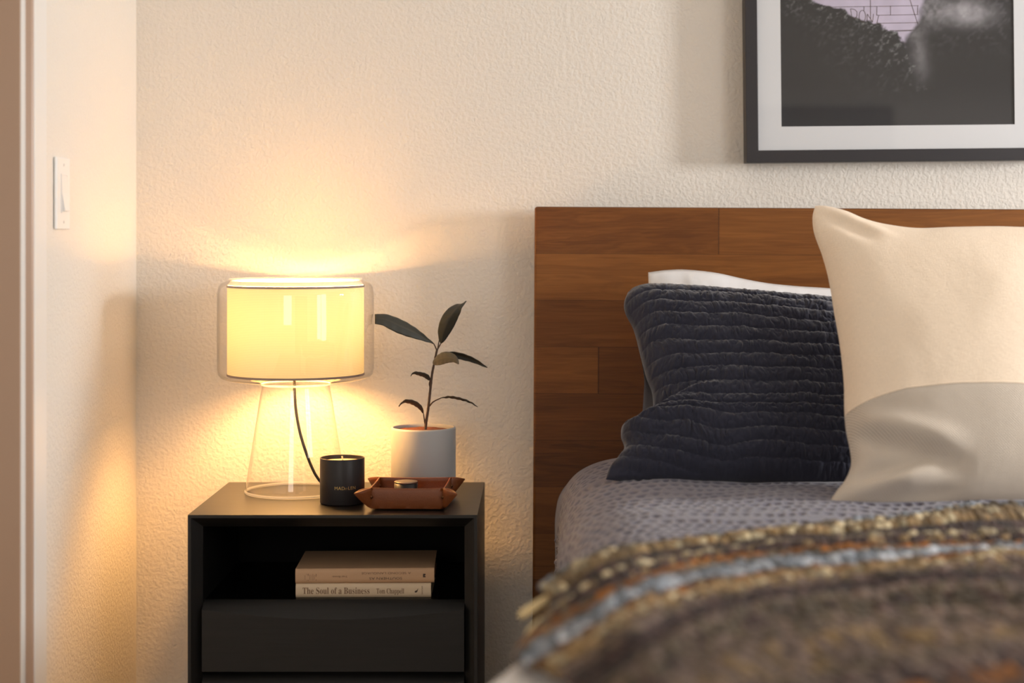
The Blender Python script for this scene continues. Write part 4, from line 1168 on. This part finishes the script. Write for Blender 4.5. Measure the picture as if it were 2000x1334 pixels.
shade_ = base + 0.19 * fol * left + 0.012 * sstep(150, 240, gy)
mist = np.exp(-((gx - 1893 - (gy - 25) * 0.2) / 48) ** 2 - ((gy - 22) / 22) ** 2) * (0.4 + 0.9 * fbm(gx / 16, gy / 12, 95, 4))
mist2 = np.exp(-((gx - (1795 + (gy - 60) * 0.12)) / 16) ** 2) * sstep(40, 70, gy) * sstep(175, 110, gy) * (0.3 + fbm(gx / 9, gy / 12, 96, 4))
mist3 = np.exp(-((gx - 1822) / 24) ** 2) * sstep(75, 20, gy) * fbm(gx / 8, gy / 10, 97, 4)
rightfol = (gx > xr2) * sstep(0.5, 0.75, tex) * 0.03 * sstep(140, 40, gy)
g = shade_ + 0.36 * mist + 0.13 * mist2 + 0.24 * mist3 + rightfol
g = g * (1 - inside)
C = g[..., None] * np.array((1.0, 0.97, 1.05)) + (fol * left * (1 - inside))[..., None] * np.array((0.0, 0.016, 0.0)) + inside[..., None] * np.array((0.52, 0.47, 0.60)) * (0.82 + 0.3 * fbm(gx / 30, gy / 30, 98, 3))[..., None]
s_ = (ax1 - ax0 + 0.002) / (1985.8 - 1528.5)
toX = lambda x: ax0 - 0.001 + (x - 1528.5) * s_
toZ = lambda y: az0 - 0.001 + (242.5 - y) * s_
o = mesh('photo_print', np.stack([toX(gx), 0 * gx + yA + 0.003, toZ(gy)], -1).reshape(-1, 3), gridfaces(nx, nz), M['print'], pic)
add_col(o, C.reshape(-1, 3))
def ribbon(pts, w):
    V, Fc = [], []
    for a, b_ in zip(pts[:-1], pts[1:]):
        a, b_ = np.array(a, float), np.array(b_, float); t_ = (b_ - a) / (np.linalg.norm(b_ - a) + 1e-9); nrm = np.array((-t_[1], t_[0])) * w / 2
        n0 = len(V)
        for p in (a - nrm - t_ * w * 0.3, b_ - nrm + t_ * w * 0.3, b_ + nrm + t_ * w * 0.3, a + nrm - t_ * w * 0.3): V.append((toX(p[0]), yA + 0.0026, toZ(p[1])))
        Fc.append((n0, n0 + 1, n0 + 2, n0 + 3))
    return V, Fc
q = lambda x, y: (1400 + x / 3.177, y / 3.177)
segs = [[q(720, 28), q(1270, 25)], [q(1012, 132), q(1268, 130)], [q(1092, 178), q(1242, 176)], [q(972, -20), q(972, 105)], [q(1012, 28), q(1010, 82)], [q(1096, 28), q(1096, 80)], [q(1010, 82), q(1268, 80)],
        [q(932, 28), q(932, 50)], [q(1212, -30), q(1265, 140)], [q(1265, 28), q(1262, 80)], [q(1022, 84), q(1010, 134)], [q(1130, 182), q(1225, 180)]]
letD = [q(848, 40), q(856, 94), q(874, 100), q(888, 86), q(888, 58), q(872, 44), q(848, 40)]
letO = [(lambda a: q(921 + 20 * math.cos(a), 86 + 36 * math.sin(a)))(a) for a in np.linspace(0, 2 * PI, 21)]
letN = [q(950, 124), q(952, 74), q(984, 124), q(990, 74)]
mesh('lettering', *joined(*[ribbon(s, 0.9) for s in segs + [letD, letO, letN]]), M['ink_dark'], pic, smooth=False)
mesh('glazing', *box(fx0 + bw - 0.002, fx0 + fw - bw + 0.002, yd(FD + 0.007), yd(FD + 0.0071), fz0 + bw - 0.002, fz0 + fh - bw + 0.002)[0:1] if False else ([(fx0 + bw - 0.002, yd(FD + 0.007), fz0 + bw - 0.002), (fx0 + fw - bw + 0.002, yd(FD + 0.007), fz0 + bw - 0.002), (fx0 + fw - bw + 0.002, yd(FD + 0.007), fz0 + fh - bw + 0.002), (fx0 + bw - 0.002, yd(FD + 0.007), fz0 + fh - bw + 0.002)], [(0, 1, 2, 3)]), M['pane'], pic, smooth=False)
pic.rotation_euler = (0, -0.010, 0)
